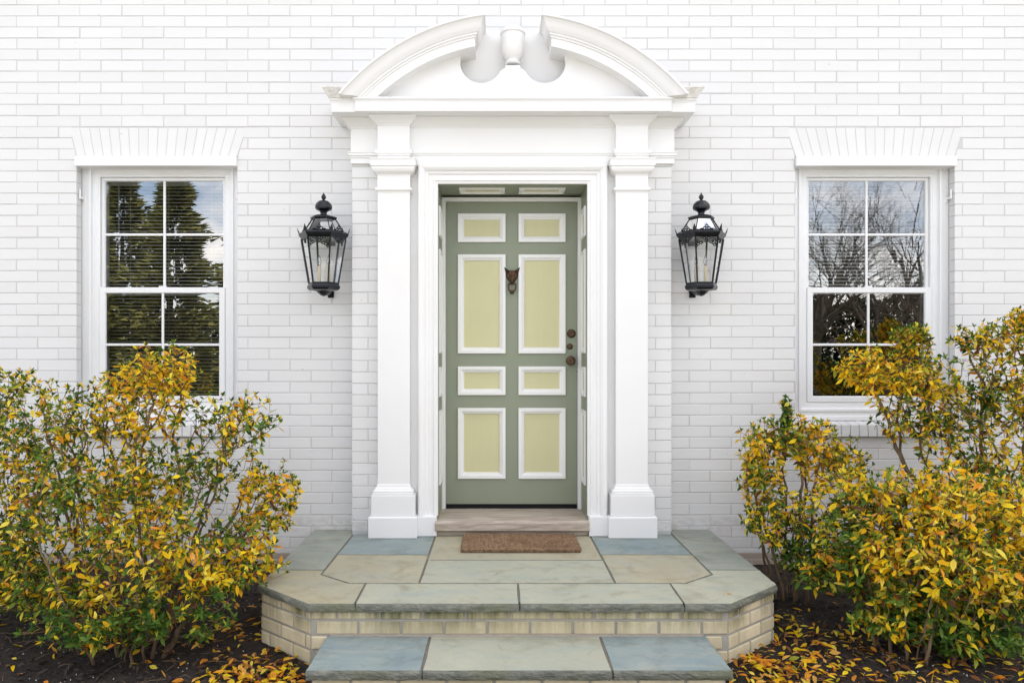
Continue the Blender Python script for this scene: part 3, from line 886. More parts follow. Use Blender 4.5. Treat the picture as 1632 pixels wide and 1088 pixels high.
# segmental pediment: profile points (radius, projection) about one centre
PS = sc(CY-0.02)
ZC = Z_(384.7, CY-0.02)
RAD = lambda px: px/PS
PPROF = [(RAD(317.5), 0.0), (RAD(331), 0.0), (RAD(331.2), 0.006), (RAD(334.5), 0.006), (RAD(334.7), 0.013), (RAD(338), 0.013), (RAD(338.2), 0.018), (RAD(340), 0.022), (RAD(342.5), 0.029), (RAD(345.5), 0.034), (RAD(349), 0.037), (RAD(352.5), 0.041), (RAD(355.5), 0.049), (RAD(356.8), 0.057), (RAD(357), 0.062), (RAD(360), 0.062)]
ZB = 2.644
for s in (-1, 1):
    m = MB(); N = 40; n = len(PPROF); vs = []
    for r, pj in PPROF:
        th0 = math.acos((ZB-ZC)/r)
        xe = 0.228 - pj
        th1 = math.asin(xe/r)
        for j in range(N+1):
            th = th0+(th1-th0)*j/N
            vs.append((s*r*math.sin(th), CY-0.012-pj, ZC+r*math.cos(th)))
    nf = len(vs)
    for (x, y, z) in list(vs): vs.append((x, 0.0, z))
    fs = []
    W_ = N+1
    for k in range(n-1):
        for j in range(N): a = k*W_+j; fs.append((a, a+1, a+W_+1, a+W_))
        a = k*W_+N; fs.append((a, a+nf, a+W_+nf, a+W_))          # inner end return
        a = k*W_; fs.append((a, a+nf, a+W_+nf, a+W_))
    for j in range(N):
        fs.append((j, j+1, j+1+nf, j+nf))
        a = (n-1)*W_+j; fs.append((a, a+1, a+1+nf, a+nf))
    m.add(vs, fs)
    o = hp(m.build("curved_pediment", M['trim'], bevel=0), sur); autosmooth(o, 22)
# tympanum with two scooped hollows beside the urn's pedestal
TY = -0.215
ts = sc(TY)
pts = []
rt = RAD(326)
zb = 2.630
th0 = math.acos((zb-ZC)/rt)
cxs, czs, cr = X_(765.5, TY)-X_(816, TY), Z_(99, TY), 33.5/ts
def half():
    """right hand outline from the pedestal's top centre to the springing"""
    o = [(0.046, Z_(103.5, TY)), (0.046, Z_(108, TY))]
    c = -cxs
    a0, a1 = R(205), R(385)
    for i in range(25):
        a = a0+(a1-a0)*i/24
        o.append((c+cr*math.cos(a), czs+cr*math.sin(a)))
    thA = math.asin(min(1, (c+cr*math.cos(a1))/rt))
    for i in range(20):
        th = thA+(th0-thA)*(i+1)/20
        o.append((rt*math.sin(th), ZC+rt*math.cos(th)))
    return o
h = half()
outline = h + [(-x, z) for x, z in reversed(h)]
ty = MB(); ty.prism(outline, TY, TY+0.045)
hp(ty.build("tympanum", M['trim'], bevel=0.004), sur)
# board behind, rising between the broken ends
bb = MB()
zt = Z_(51, -0.10)
tb = [(-0.36, 2.63), (0.36, 2.63), (0.36, 2.80), (0.30, zt), (-0.30, zt), (-0.36, 2.80)]
bb.prism(tb, -0.115, -0.002)
hp(bb.build("back_board", M['trim'], bevel=0.004), sur)
# urn
UY = -0.190; us_ = sc(UY)
uz = lambda py: Z_(py, UY); ur = lambda px: px/us_
um = MB()
um.lathe([(ur(11), uz(103.6)), (ur(12.5), uz(102)), (ur(12.5), uz(100.5)), (ur(9.5), uz(98.5)), (ur(9.5), uz(96.5)), (ur(13.2), uz(93)), (ur(16), uz(88)), (ur(17.8), uz(79)), (ur(18.6), uz(68)), (ur(18.8), uz(59)), (ur(18.4), uz(57)),
          (ur(20), uz(56)), (ur(20.5), uz(54.5)), (ur(20), uz(52.8)), (ur(17.8), uz(52)), (ur(17.0), uz(49)), (ur(13.5), uz(45.5)), (ur(8), uz(43)), (ur(3.5), uz(42)), (ur(2.5), uz(40.5)), (ur(0.6), uz(39.2))], 0.0, UY, 40)
autosmooth(hp(um.build("urn", M['trim']), sur), 40)
pd = MB(); pd.box(-0.044, 0.044, TY+0.046, -0.1155, 2.74, Z_(103.5, TY))
hp(pd.build("urn_pedestal", M['trim'], bevel=0.003), sur)

# ------------------------------------------------------------------ generic thing helper: parts in world coordinates under an Empty at the base
def thing(name, loc, label, cat, group=None):
    return tag(empty(name, loc), label, cat, group)
def part(o, parent):
    o.parent = parent
    if parent.type == 'EMPTY': o.matrix_parent_inverse = Matrix.Translation(-parent.location)
    return o

# ------------------------------------------------------------------ stoop
stoop = thing("stoop", (0, -0.7, -0.30), "bluestone topped entrance stoop with cream brick sides and cut corners", "stoop")
def slab(name, poly, mat, zt, th, rough_edges, parent, seed, joint=0.0036):
    """flagstone: polygon in XY (counter clockwise); listed edges are riven, others sawn and set back by half a joint"""
    n = len(poly)
    # inset polygon by joint on interior edges
    P = [Vector(p) for p in poly]
    lines = []
    for i in range(n):
        a, b = P[i], P[(i+1) % n]; d = (b-a).normalized(); nrm = Vector((-d.y, d.x))
        off = 0.0 if i in rough_edges else joint
        lines.append((a+nrm*off, d))
    Q = []
    for i in range(n):
        (a, d), (b, e2) = lines[i-1], lines[i]
        den = d.x*e2.y-d.y*e2.x
        if abs(den) < 1e-6: Q.append(b)
        else:
            t = ((b.x-a.x)*e2.y-(b.y-a.y)*e2.x)/den; Q.append(a+d*t)
    out = []
    for i in range(n):
        a, b = Q[i], Q[(i+1) % n]; L = (b-a).length
        k = max(1, int(L/0.014)) if i in rough_edges else max(1, int(L/0.12))
        d = (b-a).normalized(); nrm = Vector((d.y, -d.x))
        for j in range(k):
            out.append((a+(b-a)*j/k, nrm, i in rough_edges or (j == 0 and (i-1) % n in rough_edges)))
    levels = [(0.0, -0.003), (-0.004, 0.0), (-th*0.22, 0.003), (-th*0.42, 0.004), (-th*0.62, 0.003), (-th*0.82, 0.001), (-th+0.003, -0.001), (-th, -0.006)]
    m = MB(); vs = []
    for li, (dz, o) in enumerate(levels):
        for (p, nrm, rg) in out:
            amp = 0.0
            k = 0.0
            if rg:
                amp = 0.0 if li == 0 else 0.0042
                k = amp*mnoise.noise(Vector((p.x*17, p.y*17, dz*60+seed)))+amp*0.9*mnoise.noise(Vector((p.x*75, p.y*75, dz*230+seed*2)))
                if li == 0: k = 0.0035*mnoise.noise(Vector((p.x*30, p.y*30, seed)))
                q = p+nrm*(o+k)
            else:
                q = p + nrm*min(0, o) + nrm*0.0015*mnoise.noise(Vector((p.x*9, p.y*9, seed)))
            vs.append((q.x, q.y, zt+dz))
    w = len(out); fs = [tuple(range(w)), tuple(range(len(levels)*w-1, (len(levels)-1)*w-1, -1))]
    for l in range(len(levels)-1):
        for i in range(w): j = (i+1) % w; fs.append((l*w+i, (l+1)*w+i, (l+1)*w+j, l*w+j))
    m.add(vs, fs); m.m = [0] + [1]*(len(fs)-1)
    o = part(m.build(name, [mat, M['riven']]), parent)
    return o
TH = 0.040
def mat_riven():  # edges painted darker than the tops: dirt and algae, with shade mixed in
    t = NT("riven_edge_dirt_shade")
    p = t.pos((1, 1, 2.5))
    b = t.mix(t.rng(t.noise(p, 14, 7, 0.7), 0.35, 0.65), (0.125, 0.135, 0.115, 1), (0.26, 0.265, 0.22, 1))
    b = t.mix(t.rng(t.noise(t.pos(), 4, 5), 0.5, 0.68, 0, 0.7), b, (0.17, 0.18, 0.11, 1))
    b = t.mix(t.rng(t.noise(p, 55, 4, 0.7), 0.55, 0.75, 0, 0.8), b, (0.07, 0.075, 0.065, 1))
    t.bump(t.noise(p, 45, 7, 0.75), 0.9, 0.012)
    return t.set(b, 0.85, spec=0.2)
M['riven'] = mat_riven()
M['joint'] = mat_simple("slab_joint", (0.27, 0.24, 0.195), 0.95, 0, 0.1, 25, 0.5, 0.5)
blue = lambda s: mat_stone("bluestone_%d" % s, (0.205, 0.262, 0.268, 1), (0.275, 0.315, 0.29, 1), (0.34, 0.345, 0.285, 1), s)
olive = lambda s, ring=None: mat_stone("olive_stone_%d" % s, (0.35, 0.365, 0.29, 1), (0.41, 0.395, 0.295, 1), (0.30, 0.345, 0.31, 1), s, ring)
tan = lambda s, ring=None: mat_stone("tan_stone_%d" % s, (0.37, 0.335, 0.225, 1), (0.34, 0.345, 0.28, 1), (0.43, 0.385, 0.245, 1), s, ring)
grey = lambda s: mat_stone("grey_stone_%d" % s, (0.25, 0.275, 0.24, 1), (0.31, 0.325, 0.27, 1), (0.35, 0.345, 0.27, 1), s)
def L(pts, s): return pts if s < 0 else [(-x, y) for x, y in reversed(pts)]
EXL = 1.255
for s in (-1, 1):
    A = [(-EXL, -0.003), (-EXL+0.005, -0.905), (-0.985, -0.905), (-0.985, -0.003)]
    Bc = [(-EXL+0.005, -0.905), (-1.246, -1.155), (-0.94, -1.43), (-0.73, -1.43), (-0.735, -1.132), (-0.815, -1.132), (-0.985, -0.985), (-0.985, -0.905)]
    D1 = [(-0.985, -0.06), (-0.985, -0.61), (-0.475, -0.61), (-0.475, -0.06)]
    D2 = [(-0.985, -0.61), (-0.985, -0.985), (-0.815, -1.132), (-0.475, -1.132), (-0.475, -0.61)]
    re = {0: {0}, 1: {0, 1, 2}}
    def edge_map(k, n): return set(k) if s < 0 else {(n-2-i) % n for i in k}
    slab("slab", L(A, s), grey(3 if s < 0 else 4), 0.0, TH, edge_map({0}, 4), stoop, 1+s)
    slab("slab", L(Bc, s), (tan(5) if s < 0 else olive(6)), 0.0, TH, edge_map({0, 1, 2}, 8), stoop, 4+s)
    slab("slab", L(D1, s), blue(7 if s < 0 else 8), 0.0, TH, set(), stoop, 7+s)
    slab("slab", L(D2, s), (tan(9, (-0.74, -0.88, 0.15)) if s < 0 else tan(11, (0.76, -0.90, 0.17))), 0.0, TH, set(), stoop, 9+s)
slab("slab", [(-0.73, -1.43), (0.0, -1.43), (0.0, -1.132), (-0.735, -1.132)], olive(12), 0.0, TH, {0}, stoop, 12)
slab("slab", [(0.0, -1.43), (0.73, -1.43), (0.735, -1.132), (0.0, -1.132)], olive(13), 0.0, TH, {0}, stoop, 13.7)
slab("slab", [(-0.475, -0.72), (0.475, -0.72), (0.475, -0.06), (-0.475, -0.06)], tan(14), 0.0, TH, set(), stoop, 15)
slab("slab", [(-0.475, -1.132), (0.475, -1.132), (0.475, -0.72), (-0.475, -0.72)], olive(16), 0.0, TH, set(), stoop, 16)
def inset_poly(ins): return [(-1.237+ins, 0.0), (-1.237+ins, -1.146+ins*0.4), (-0.935+ins*0.4, -1.405+ins), (0.935-ins*0.4, -1.405+ins), (1.237-ins, -1.146+ins*0.4), (1.237-ins, 0.0)]
bed_ = MB(); P = inset_poly(0.01); n = len(P)
bed_.add([(x, y, -0.0045) for x, y in P]+[(x, y, -0.0405) for x, y in P], [tuple(range(n)), tuple(range(2*n-1, n-1, -1))]+[(i, i+n, (i+1) % n+n, (i+1) % n) for i in range(n)])
part(bed_.build("joint_mortar", M['joint']), stoop)
P = inset_poly(0.006)
cr_ = MB(); cr_.add([(x, y, -0.041) for x, y in P]+[(x, y, -0.48) for x, y in P], [tuple(range(n)), tuple(range(2*n-1, n-1, -1))]+[(i, i+n, (i+1) % n+n, (i+1) % n) for i in range(n)])
core = part(cr_.build("brick_base", M['cmortar'], label="cream brick base with grey mortar joints"), stoop)
# bricks laid along each visible side of the base
CB_L, CB_C, CB_J = 0.192, 0.0665, 0.011
def brick_run(p0, p1, z_top, ncourse, parent, start=0.0, first=None):
    p0, p1 = Vector((*p0, 0)), Vector((*p1, 0)); d = (p1-p0); Ln = d.length; d.normalize(); nrm = Vector((d.y, -d.x, 0))
    for c in range(ncourse):
        h = CB_C-CB_J
        zt_ = z_top - c*CB_C; zb_ = zt_-h
        if c == 0 and first: zt_ = zb_+first
        t = -start - (CB_L/2 if c % 2 else 0)
        while t < Ln:
            a, b = max(t, 0.004), min(t+CB_L-CB_J, Ln-0.004); t += CB_L
            if b-a < 0.02: continue
            j = random.uniform(-.0012, .0012); bv = 0.004
            q = lambda u, o, z: tuple(p0 + d*u + nrm*(o+j) + Vector((0, 0, z)))
            vs = [q(a,0,zb_), q(b,0,zb_), q(b,0,zt_), q(a,0,zt_), q(a+bv,bv,zb_+bv), q(b-bv,bv,zb_+bv), q(b-bv,bv,zt_-bv), q(a+bv,bv,zt_-bv), q(a,-0.05,zb_), q(b,-0.05,zb_), q(b,-0.05,zt_), q(a,-0.05,zt_)]
            mb = MB(); mb.add(vs, [(4,5,6,7),(0,1,5,4),(1,2,6,5),(2,3,7,6),(3,0,4,7),(0,8,9,1),(1,9,10,2),(2,10,11,3),(3,11,8,0)])
            part(mb.build("brick", M['cbrick']), parent)
P = inset_poly(0.003)
ZT = -0.0405
brick_run(P[2], P[3], ZT+0.018, 6, core, 0.07, 0.036)
brick_run(P[1], P[2], ZT+0.018, 6, core, 0.02, 0.036)
brick_run(P[3], P[4], ZT+0.018, 6, core, 0.10, 0.036)
brick_run(P[0], P[1], ZT+0.018, 4, core, 0.06, 0.036)
brick_run(P[4], P[5], ZT+0.018, 4, core, 0.06, 0.036)

# ------------------------------------------------------------------ lower step
step = thing("stone_step", (0, -1.6, -0.40), "lower entrance step of three bluestone slabs in front of the stoop", "step")
SZ, SY0, SY1 = -0.153, -1.395, -1.770
for (x0, x1, mt, sd, ed) in ((-0.862, -0.400, blue(21), 3.3, {0, 3}), (-0.400, 0.358, olive(23), 5.1, {0}), (0.358, 0.834, blue(24), 8.8, {0, 1})):
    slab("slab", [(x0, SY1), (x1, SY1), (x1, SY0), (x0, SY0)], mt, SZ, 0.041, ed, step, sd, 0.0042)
sb = MB(); sb.box(-0.845, 0.815, -1.742, SY0-0.004, -0.50, SZ-0.0415)
so = part(sb.build("riser", M['cmortar']), step)
jb = MB(); jb.box(-0.83, 0.80, -1.755, SY0-0.006, SZ-0.041, SZ-0.0045)
part(jb.build("joint_mortar", M['joint']), step)
brick_run((-0.845, -1.745), (0.815, -1.745), SZ-0.043, 3, so, 0.03)
mj = MB(); mj.box(-0.845, 0.82, -1.409, -1.394, SZ-0.003, SZ+0.010)
part(mj.build("mortar_fillet", mat_simple("pale_mortar", (0.48, 0.42, 0.36), 0.9, 0, 0.2, 30, 0.6, 0.5)), step)

# ------------------------------------------------------------------ door mat
mat = thing("door_mat", (0.03, -0.38, 0.0), "brown coir door mat on the stoop before the threshold", "door mat")
MX0, MX1, MY0, MY1 = -0.300, 0.374, -0.575, -0.205
mm = MB(); mm.box(MX0, MX1, MY0, MY1, 0.002, 0.020)
part(mm.build("mat_body", M['coir'], bevel=0.006), mat)
rf = random.Random(11); fb = MB()
for i in range(15000):
    x = rf.uniform(MX0+.002, MX1-.002); y = rf.uniform(MY0+.002, MY1-.002)
    if i % 4 == 0:
        q = rf.random()
        if q < 0.7: y = MY0+rf.uniform(-0.001, .004)
        elif q < 0.85: x = MX0+rf.uniform(-0.001, .004)
        else: x = MX1-rf.uniform(-0.001, .004)
    edge = min(x-MX0, MX1-x, y-MY0)
    h = rf.uniform(0.005, 0.016)*(0.7 if edge < 0.01 else 1)
    z = rf.uniform(0.004, 0.018) if edge < 0.005 else 0.018
    a = rf.uniform(0, 6.28); w = rf.uniform(.0008, .0017); l = rf.uniform(-.006, .006); l2 = rf.uniform(-.006, .006)
    if edge < 0.005: l2 -= 0.004
    dx, dy = math.cos(a)*w, math.sin(a)*w
    fb.add([(x-dx, y-dy, z), (x+dx, y+dy, z), (x+l, y+l2, z+h)], [(0, 1, 2)])
part(fb.build("mat_fibres", M['coir'], kind="stuff"), mat)

# ------------------------------------------------------------------ wall lanterns
def lantern(cx, label, mirror=1):
    LY = -0.205; s_ = sc(LY)
    z = lambda py: Z_(py, LY)
    H = lambda px: px/s_
    t = thing("wall_lantern", (cx, 0.0, z(470)), label, "lantern", "lanterns beside the door")
    PH = R(30)
    def hexring(r): return [(cx+r*math.sin(PH+R(60)*i), LY-r*math.cos(PH+R(60)*i)) for i in range(6)]
    # radii are corner radii
    r_rim, r_body_t, r_body_b, r_base, r_top, r_roof = H(38.5), H(35.5), H(23.6), H(26.0), H(21), H(18.5)
    def hexprism(name, prof, mat=M['iron'], bev=0.0015):
        m = MB(); m.lathe(prof, cx, LY, 6, phase=PH); return part(m.build(name, mat, bevel=bev, seg=2), t)
    hexprism("base", [(r_base*0.90, z(462.5)), (r_base, z(460)), (r_base*1.02, z(456.5)), (r_base*0.95, z(454)), (r_base*0.96, z(451.5)), (r_base*0.88, z(450.5))])
    hexprism("rim", [(r_rim*0.90, z(382)), (r_rim*0.95, z(380)), (r_rim, z(377.5)), (r_rim*1.045, z(375)), (r_rim*1.045, z(373)), (r_rim*0.97, z(371.5)), (r_rim*0.92, z(370))])
    hexprism("roof_collar", [(r_top*0.88, z(350.5)), (r_top, z(349)), (r_top*1.03, z(346.8)), (r_top*0.75, z(344.5)), (r_top*0.35, z(342.5))])
    m = MB(); m.lathe([(H(5.2), z(344)), (H(5.0), z(340)), (H(6.5), z(337)), (H(12.6), z(334)), (H(13.6), z(331.5)), (H(13.4), z(328.5)), (H(11.6), z(324.5)), (H(8.0), z(321)), (H(2.5), z(319))], cx, LY, 12, phase=PH)
    part(m.build("vent_cap", M['iron'], bevel=0.001, seg=1), t)
    m = MB(); m.lathe([(H(1.5), z(320)), (H(1.6), z(318.6)), (H(3.4), z(316.5)), (H(3.9), z(314)), (H(3.0), z(311.5)), (H(1.2), z(309.5)), (H(0.9), z(308)), (H(0.2), z(306.8))], cx, LY, 16)
    autosmooth(part(m.build("finial", M['iron']), t), 50)
    top, bot = hexring(r_body_t), hexring(r_body_b); rt_, rb_ = hexring(r_roof), hexring(H(33))
    zt_, zb_ = z(381.5), z(451.2); zr1, zr0 = z(349), z(371.5)
    for i in range(6):
        j = (i+1) % 6
        m = MB(); m.tube([(*top[i], zt_), (*bot[i], zb_)], 0.0064, 4); part(m.build("corner_bar", M['iron']), t)
        m = MB(); m.tube([(*rt_[i], zr1), (*rb_[i], zr0)], 0.0036, 4); part(m.build("roof_bar", M['iron']), t)
        k = 0.985
        m = MB(); m.add([(cx+(top[i][0]-cx)*k, LY+(top[i][1]-LY)*k, zt_), (cx+(top[j][0]-cx)*k, LY+(top[j][1]-LY)*k, zt_), (cx+(bot[j][0]-cx)*k, LY+(bot[j][1]-LY)*k, zb_), (cx+(bot[i][0]-cx)*k, LY+(bot[i][1]-LY)*k, zb_)], [(0,1,2,3)])
        part(m.build("pane", M['lglass']), t)
        m = MB(); m.add([(cx+(rt_[i][0]-cx)*k, LY+(rt_[i][1]-LY)*k, zr1), (cx+(rt_[j][0]-cx)*k, LY+(rt_[j][1]-LY)*k, zr1), (cx+(rb_[j][0]-cx)*k, LY+(rb_[j][1]-LY)*k, zr0), (cx+(rb_[i][0]-cx)*k, LY+(rb_[i][1]-LY)*k, zr0)], [(0,1,2,3)])
        part(m.build("roof_pane", M['lglass']), t)
        # corner spike leaning outwards
        rr_ = r_rim*1.02
        bx, by = hexring(rr_)[i]; ox, oy = (bx-cx)/rr_, (by-LY)/rr_
        m = MB(); zz = z(373)
        tx, tyy = -oy, ox
        lo = 0.011
        m.add([(bx-tx*lo, by-tyy*lo, zz), (bx+tx*lo, by+tyy*lo, zz), (bx+tx*lo*.9+ox*.006, by+tyy*lo*.9+oy*.006, zz+.016), (bx+ox*.013, by+oy*.013, zz+.042), (bx-tx*lo*.9+ox*.006, by-tyy*lo*.9+oy*.006, zz+.016),
               (bx-ox*.006, by-oy*.006, zz), (bx+ox*.002, by+oy*.002, zz+.018)], [(0,1,2,3,4), (0,5,1), (1,5,6,2), (2,6,3), (3,6,4), (4,6,5,0)])
        part(m.build("corner_spike", M['iron']), t)
        # pierced trefoil cresting above the rim and its echo below, mid face
        a, b = Vector((*hexring(r_rim*0.93)[i], 0)), Vector((*hexring(r_rim*0.93)[j], 0)); c = (a+b)/2; d = (b-a).normalized()
        for nm, zc_, sg in (("cresting", z(371), 1), ("pendant", z(382), -1)):
            m = MB(); base = c if sg > 0 else Vector((cx, LY, 0))+(c-Vector((cx, LY, 0)))*0.965
            def loop(u, v, r, tr=0.0034):
                pts = [tuple(base+d*(u+r*math.cos(w))+Vector((0, 0, zc_+sg*(v+r*math.sin(w))))) for w in [2*math.pi*q/10 for q in range(11)]]
                m.tube(pts, tr, 4, cap=False)
            loop(-0.013, 0.008, 0.008); loop(0.013, 0.008, 0.008); loop(0, 0.021, 0.008)
            pts = [tuple(base+d*(u)+Vector((0, 0, zc_+sg*v))) for u, v in ((-0.042, 0.0), (-0.034, 0.006), (-0.024, 0.006), (-0.02, 0.001))]
            m.tube(pts, 0.0034, 4)
            pts = [tuple(base+d*(-u)+Vector((0, 0, zc_+sg*v))) for u, v in ((-0.042, 0.0), (-0.034, 0.006), (-0.024, 0.006), (-0.02, 0.001))]
            m.tube(pts, 0.0034, 4)
            if sg > 0: m.tube([tuple(base+Vector((0,0,zc_+0.028))), tuple(base+Vector((0,0,zc_+0.042)))], [0.003, 0.0008], 5)
            part(m.build(nm, M['iron']), t)
    for u in (-0.028, 0.028):
        m = MB(); m.lathe([(0.013, zb_+0.002), (0.013, zb_+0.012), (0.0105, zb_+0.014), (0.0105, zb_+0.105), (0.006, zb_+0.108)], cx+u, LY+0.01, 14)
        autosmooth(part(m.build("candle_sleeve", M['candle']), t), 40)
        m = MB(); m.lathe([(0.006, zb_+0.109), (0.010, zb_+0.120), (0.0115, zb_+0.135), (0.008, zb_+0.155), (0.001, zb_+0.175)], cx+u, LY+0.01, 14)
        autosmooth(part(m.build("bulb", M['bulb']), t), 60)
    m = MB(); m.lathe([(0.004, z(472)), (0.018, z(470.5)), (0.030, z(468)), (0.044, z(464.5)), (r_base*0.80, z(462.2))], cx, LY, 12, phase=PH); part(m.build('bottom_cap', M['iron'], bevel=0.001, seg=1), t)
    # bracket: arm under the base back to a plate on the wall
    m = MB(); m.tube([(cx, LY+0.02, z(463)), (cx, LY+0.04, z(466)), (cx, LY+0.07, z(467)), (cx, -0.05, z(464)), (cx, -0.006, z(459))], [0.012, 0.012, 0.010, 0.010, 0.013], 10)
    autosmooth(part(m.build("bracket_arm", M['iron']), t), 50)
    m = MB(); m.box(cx-0.02, cx+0.02, -0.012, 0.003, z(470), z(448)); part(m.build("wall_plate", M['iron'], bevel=0.004), t)
    m = MB(); m.tube([(cx, -0.006, z(376)), (cx, LY+r_rim*0.80, z(376))], 0.008, 8); part(m.build("upper_stay", M['iron']), t)
    m = MB(); m.box(cx-0.028, cx+0.028, -0.010, 0.003, z(384), z(368)); part(m.build("stay_plate", M['iron'], bevel=0.003), t)
    return t
lantern(X_(515.8, -0.205), "black hexagonal wall lantern between the door and the full blind window")
lantern(X_(1117.6, -0.205), "black hexagonal wall lantern between the door and the half blind window")

# ------------------------------------------------------------------ venetian blinds inside the windows
def blind(w, zlow, tilt, label):
    gx0, gx1, zb2, zt2, mid = wdim[w]
    x0, x1 = gx0+0.012, gx1-0.012
    BY = 0.185
    t = thing("venetian_blind", ((x0+x1)/2, BY, zt2), label, "blind", "window blinds")
    m = MB(); m.box(x0, x1, BY-0.018, BY+0.018, zt2-0.035, zt2-0.004); part(m.build("headrail", M['blind'], bevel=0.003), t)
    pitch = 0.0235
    n = int((zt2-0.05-zlow)/pitch)
    sl = MB(); wd = 0.0125; pr = []
    for q in range(5):
        a = -1+q/2
        pr.append((a*wd*math.cos(tilt), a*wd*math.sin(tilt)+0.0025*(1-a*a)))
    vs = [(x0, y, z) for y, z in pr]+[(x1, y, z) for y, z in pr]+[(x0, y, z-0.0008) for y, z in pr]+[(x1, y, z-0.0008) for y, z in pr]
    fs = [(i, i+1, i+6, i+5) for i in range(4)]+[(i+10, i+15, i+16, i+11) for i in range(4)]+[(0, 5, 15, 10), (4, 14, 19, 9)]
    sl.add(vs, fs); me = sl.mesh("slat", M['blind'], True)
    for i in range(n):
        o = link_mesh("slat", me, loc=(0, BY, zt2-0.052-i*pitch)); part(o, t)
    m = MB(); m.box(x0, x1, BY-0.012, BY+0.012, zt2-0.052-n*pitch-0.004, zt2-0.052-n*pitch+0.008); part(m.build("bottom_rail", M['blind'], bevel=0.002), t)
    for f in (0.18, 0.5, 0.86):
        x = x0+(x1-x0)*f
        m = MB(); m.tube([(x, BY-0.0135, zt2-0.04), (x, BY-0.0135, zt2-0.052-n*pitch)], 0.0009, 4); part(m.build("cord", M['blind']), t)
    m = MB(); m.tube([(x0+0.07, BY-0.024, zt2-0.03), (x0+0.072, BY-0.026, zt2-0.60)], 0.0025, 6); part(m.build("tilt_wand", M['blind']), t)
blind(0, wdim[0][2]+0.02, R(18), "white venetian blind covering the full height of its window")
blind(1, wdim[1][4]-0.01, R(28), "white venetian blind lowered only over the upper half of its window")

# ------------------------------------------------------------------ shrubs
LEAFC = {
 'green': [(0.050, 0.125, 0.016), (0.085, 0.180, 0.022), (0.035, 0.090, 0.014), (0.140, 0.250, 0.040)],
 'lime':  [(0.34, 0.38, 0.03), (0.46, 0.43, 0.035), (0.22, 0.31, 0.04)],
 'yellow':[(0.94, 0.62, 0.012), (0.96, 0.70, 0.025), (0.93, 0.52, 0.012), (0.96, 0.78, 0.10)],
 'orange':[(0.90, 0.40, 0.035), (0.93, 0.50, 0.10), (0.80, 0.30, 0.025)],
 'brown': [(0.20, 0.08, 0.03), (0.30, 0.13, 0.045), (0.13, 0.055, 0.03)]}
SHAPES = [(0.40, 0.12, 0.10), (0.34, 0.30, 0.16), (0.46, 0.22, 0.04), (0.30, -0.14, 0.22), (0.38, 0.48, 0.12)]   # width, curl, fold
def leaf_geo(l, w, curl, fold):
    """eight-triangle leaf along +Y with a keel and a curl"""
    ts = (0.0, 0.30, 0.62, 1.0); ws = (0.10, 0.90, 0.88, 0.0)
    vs = []
    for t, k in zip(ts, ws):
        zc = -curl*l*t*t
        if t == 1.0: vs.append((0, l, zc))
        else: vs += [(-w*k/2, l*t, zc+fold*w*k), (0, l*t, zc), (w*k/2, l*t, zc+fold*w*k)]
    fs = [(0,1,4,3),(1,2,5,4),(3,4,7,6),(4,5,8,7),(6,7,9),(7,8,9)]
    return vs, fs
def leaf_mesh(kind, var, l, w, curl, fold):
    vs, fs = leaf_geo(l, w, curl, fold)
    me = bpy.data.meshes.new("leaf"); me.from_pydata(vs, [], fs); me.materials.append(M['leaf'])
    at = me.color_attributes.new("leafcol", 'FLOAT_COLOR', 'POINT')
    c = LEAFC[kind][var]
    for i in range(len(vs)):
        k = 0.85 if i in (1, 4, 7) else 1.0
        at.data[i].color = (c[0]*k, c[1]*k, c[2]*k, 1)
    me.polygons.foreach_set("use_smooth", [True]*len(fs))
    me.update(); return me
PROTO = {}
for kd in LEAFC:
    for vi in range(len(LEAFC[kd])):
        PROTO[(kd, vi)] = [leaf_mesh(kd, vi, 1.0, *sh) for sh in SHAPES]
def frame_from(d, up, roll):
    d = d.normalized(); x = d.cross(up)
    if x.length < 1e-3: x = d.cross(Vector((1, 0, 0)))
    x.normalize(); z = x.cross(d)
    m = Matrix((x, d, z)).transposed()
    return m @ Matrix.Rotation(roll, 3, 'Y')
GEOS = [leaf_geo(1.0, *sh) for sh in SHAPES]
class LeafBag:
    def __init__(s): s.items = []
    def add(s, pos, rot, l, kind, var): s.items.append((pos, rot, l, kind, var))
def leaves_to_mesh(items, name):
    vs, fs, cols = [], [], []
    g = {}
    for (pos, rot, l, kd, vi) in items:
        gv, gf = random.choice(GEOS); o = len(vs); c = LEAFC[kd][vi]; j = random.uniform(0.82, 1.15)
        for q, p in enumerate(gv):
            v = rot @ (Vector(p)*l); vs.append((pos.x+v.x, pos.y+v.y, pos.z+v.z))
            k = (0.85 if q in (1, 4, 7) else 1.0)*j
            cols += [c[0]*k, c[1]*k, c[2]*k, 1.0]
        fs += [tuple(i+o for i in f) for f in gf]
    me = bpy.data.meshes.new(name); me.from_pydata(vs, [], fs); me.materials.append(M['leaf'])
    at = me.color_attributes.new("leafcol", 'FLOAT_COLOR', 'POINT'); at.data.foreach_set("color", cols)
    me.polygons.foreach_set("use_smooth", [True]*len(fs)); me.update()
    return me
def inside_solid(p):
    if p.y > -0.045: return True
    if p.z < 0.03 and abs(p.x) < 1.27 and p.y > -1.45: return True
    return False
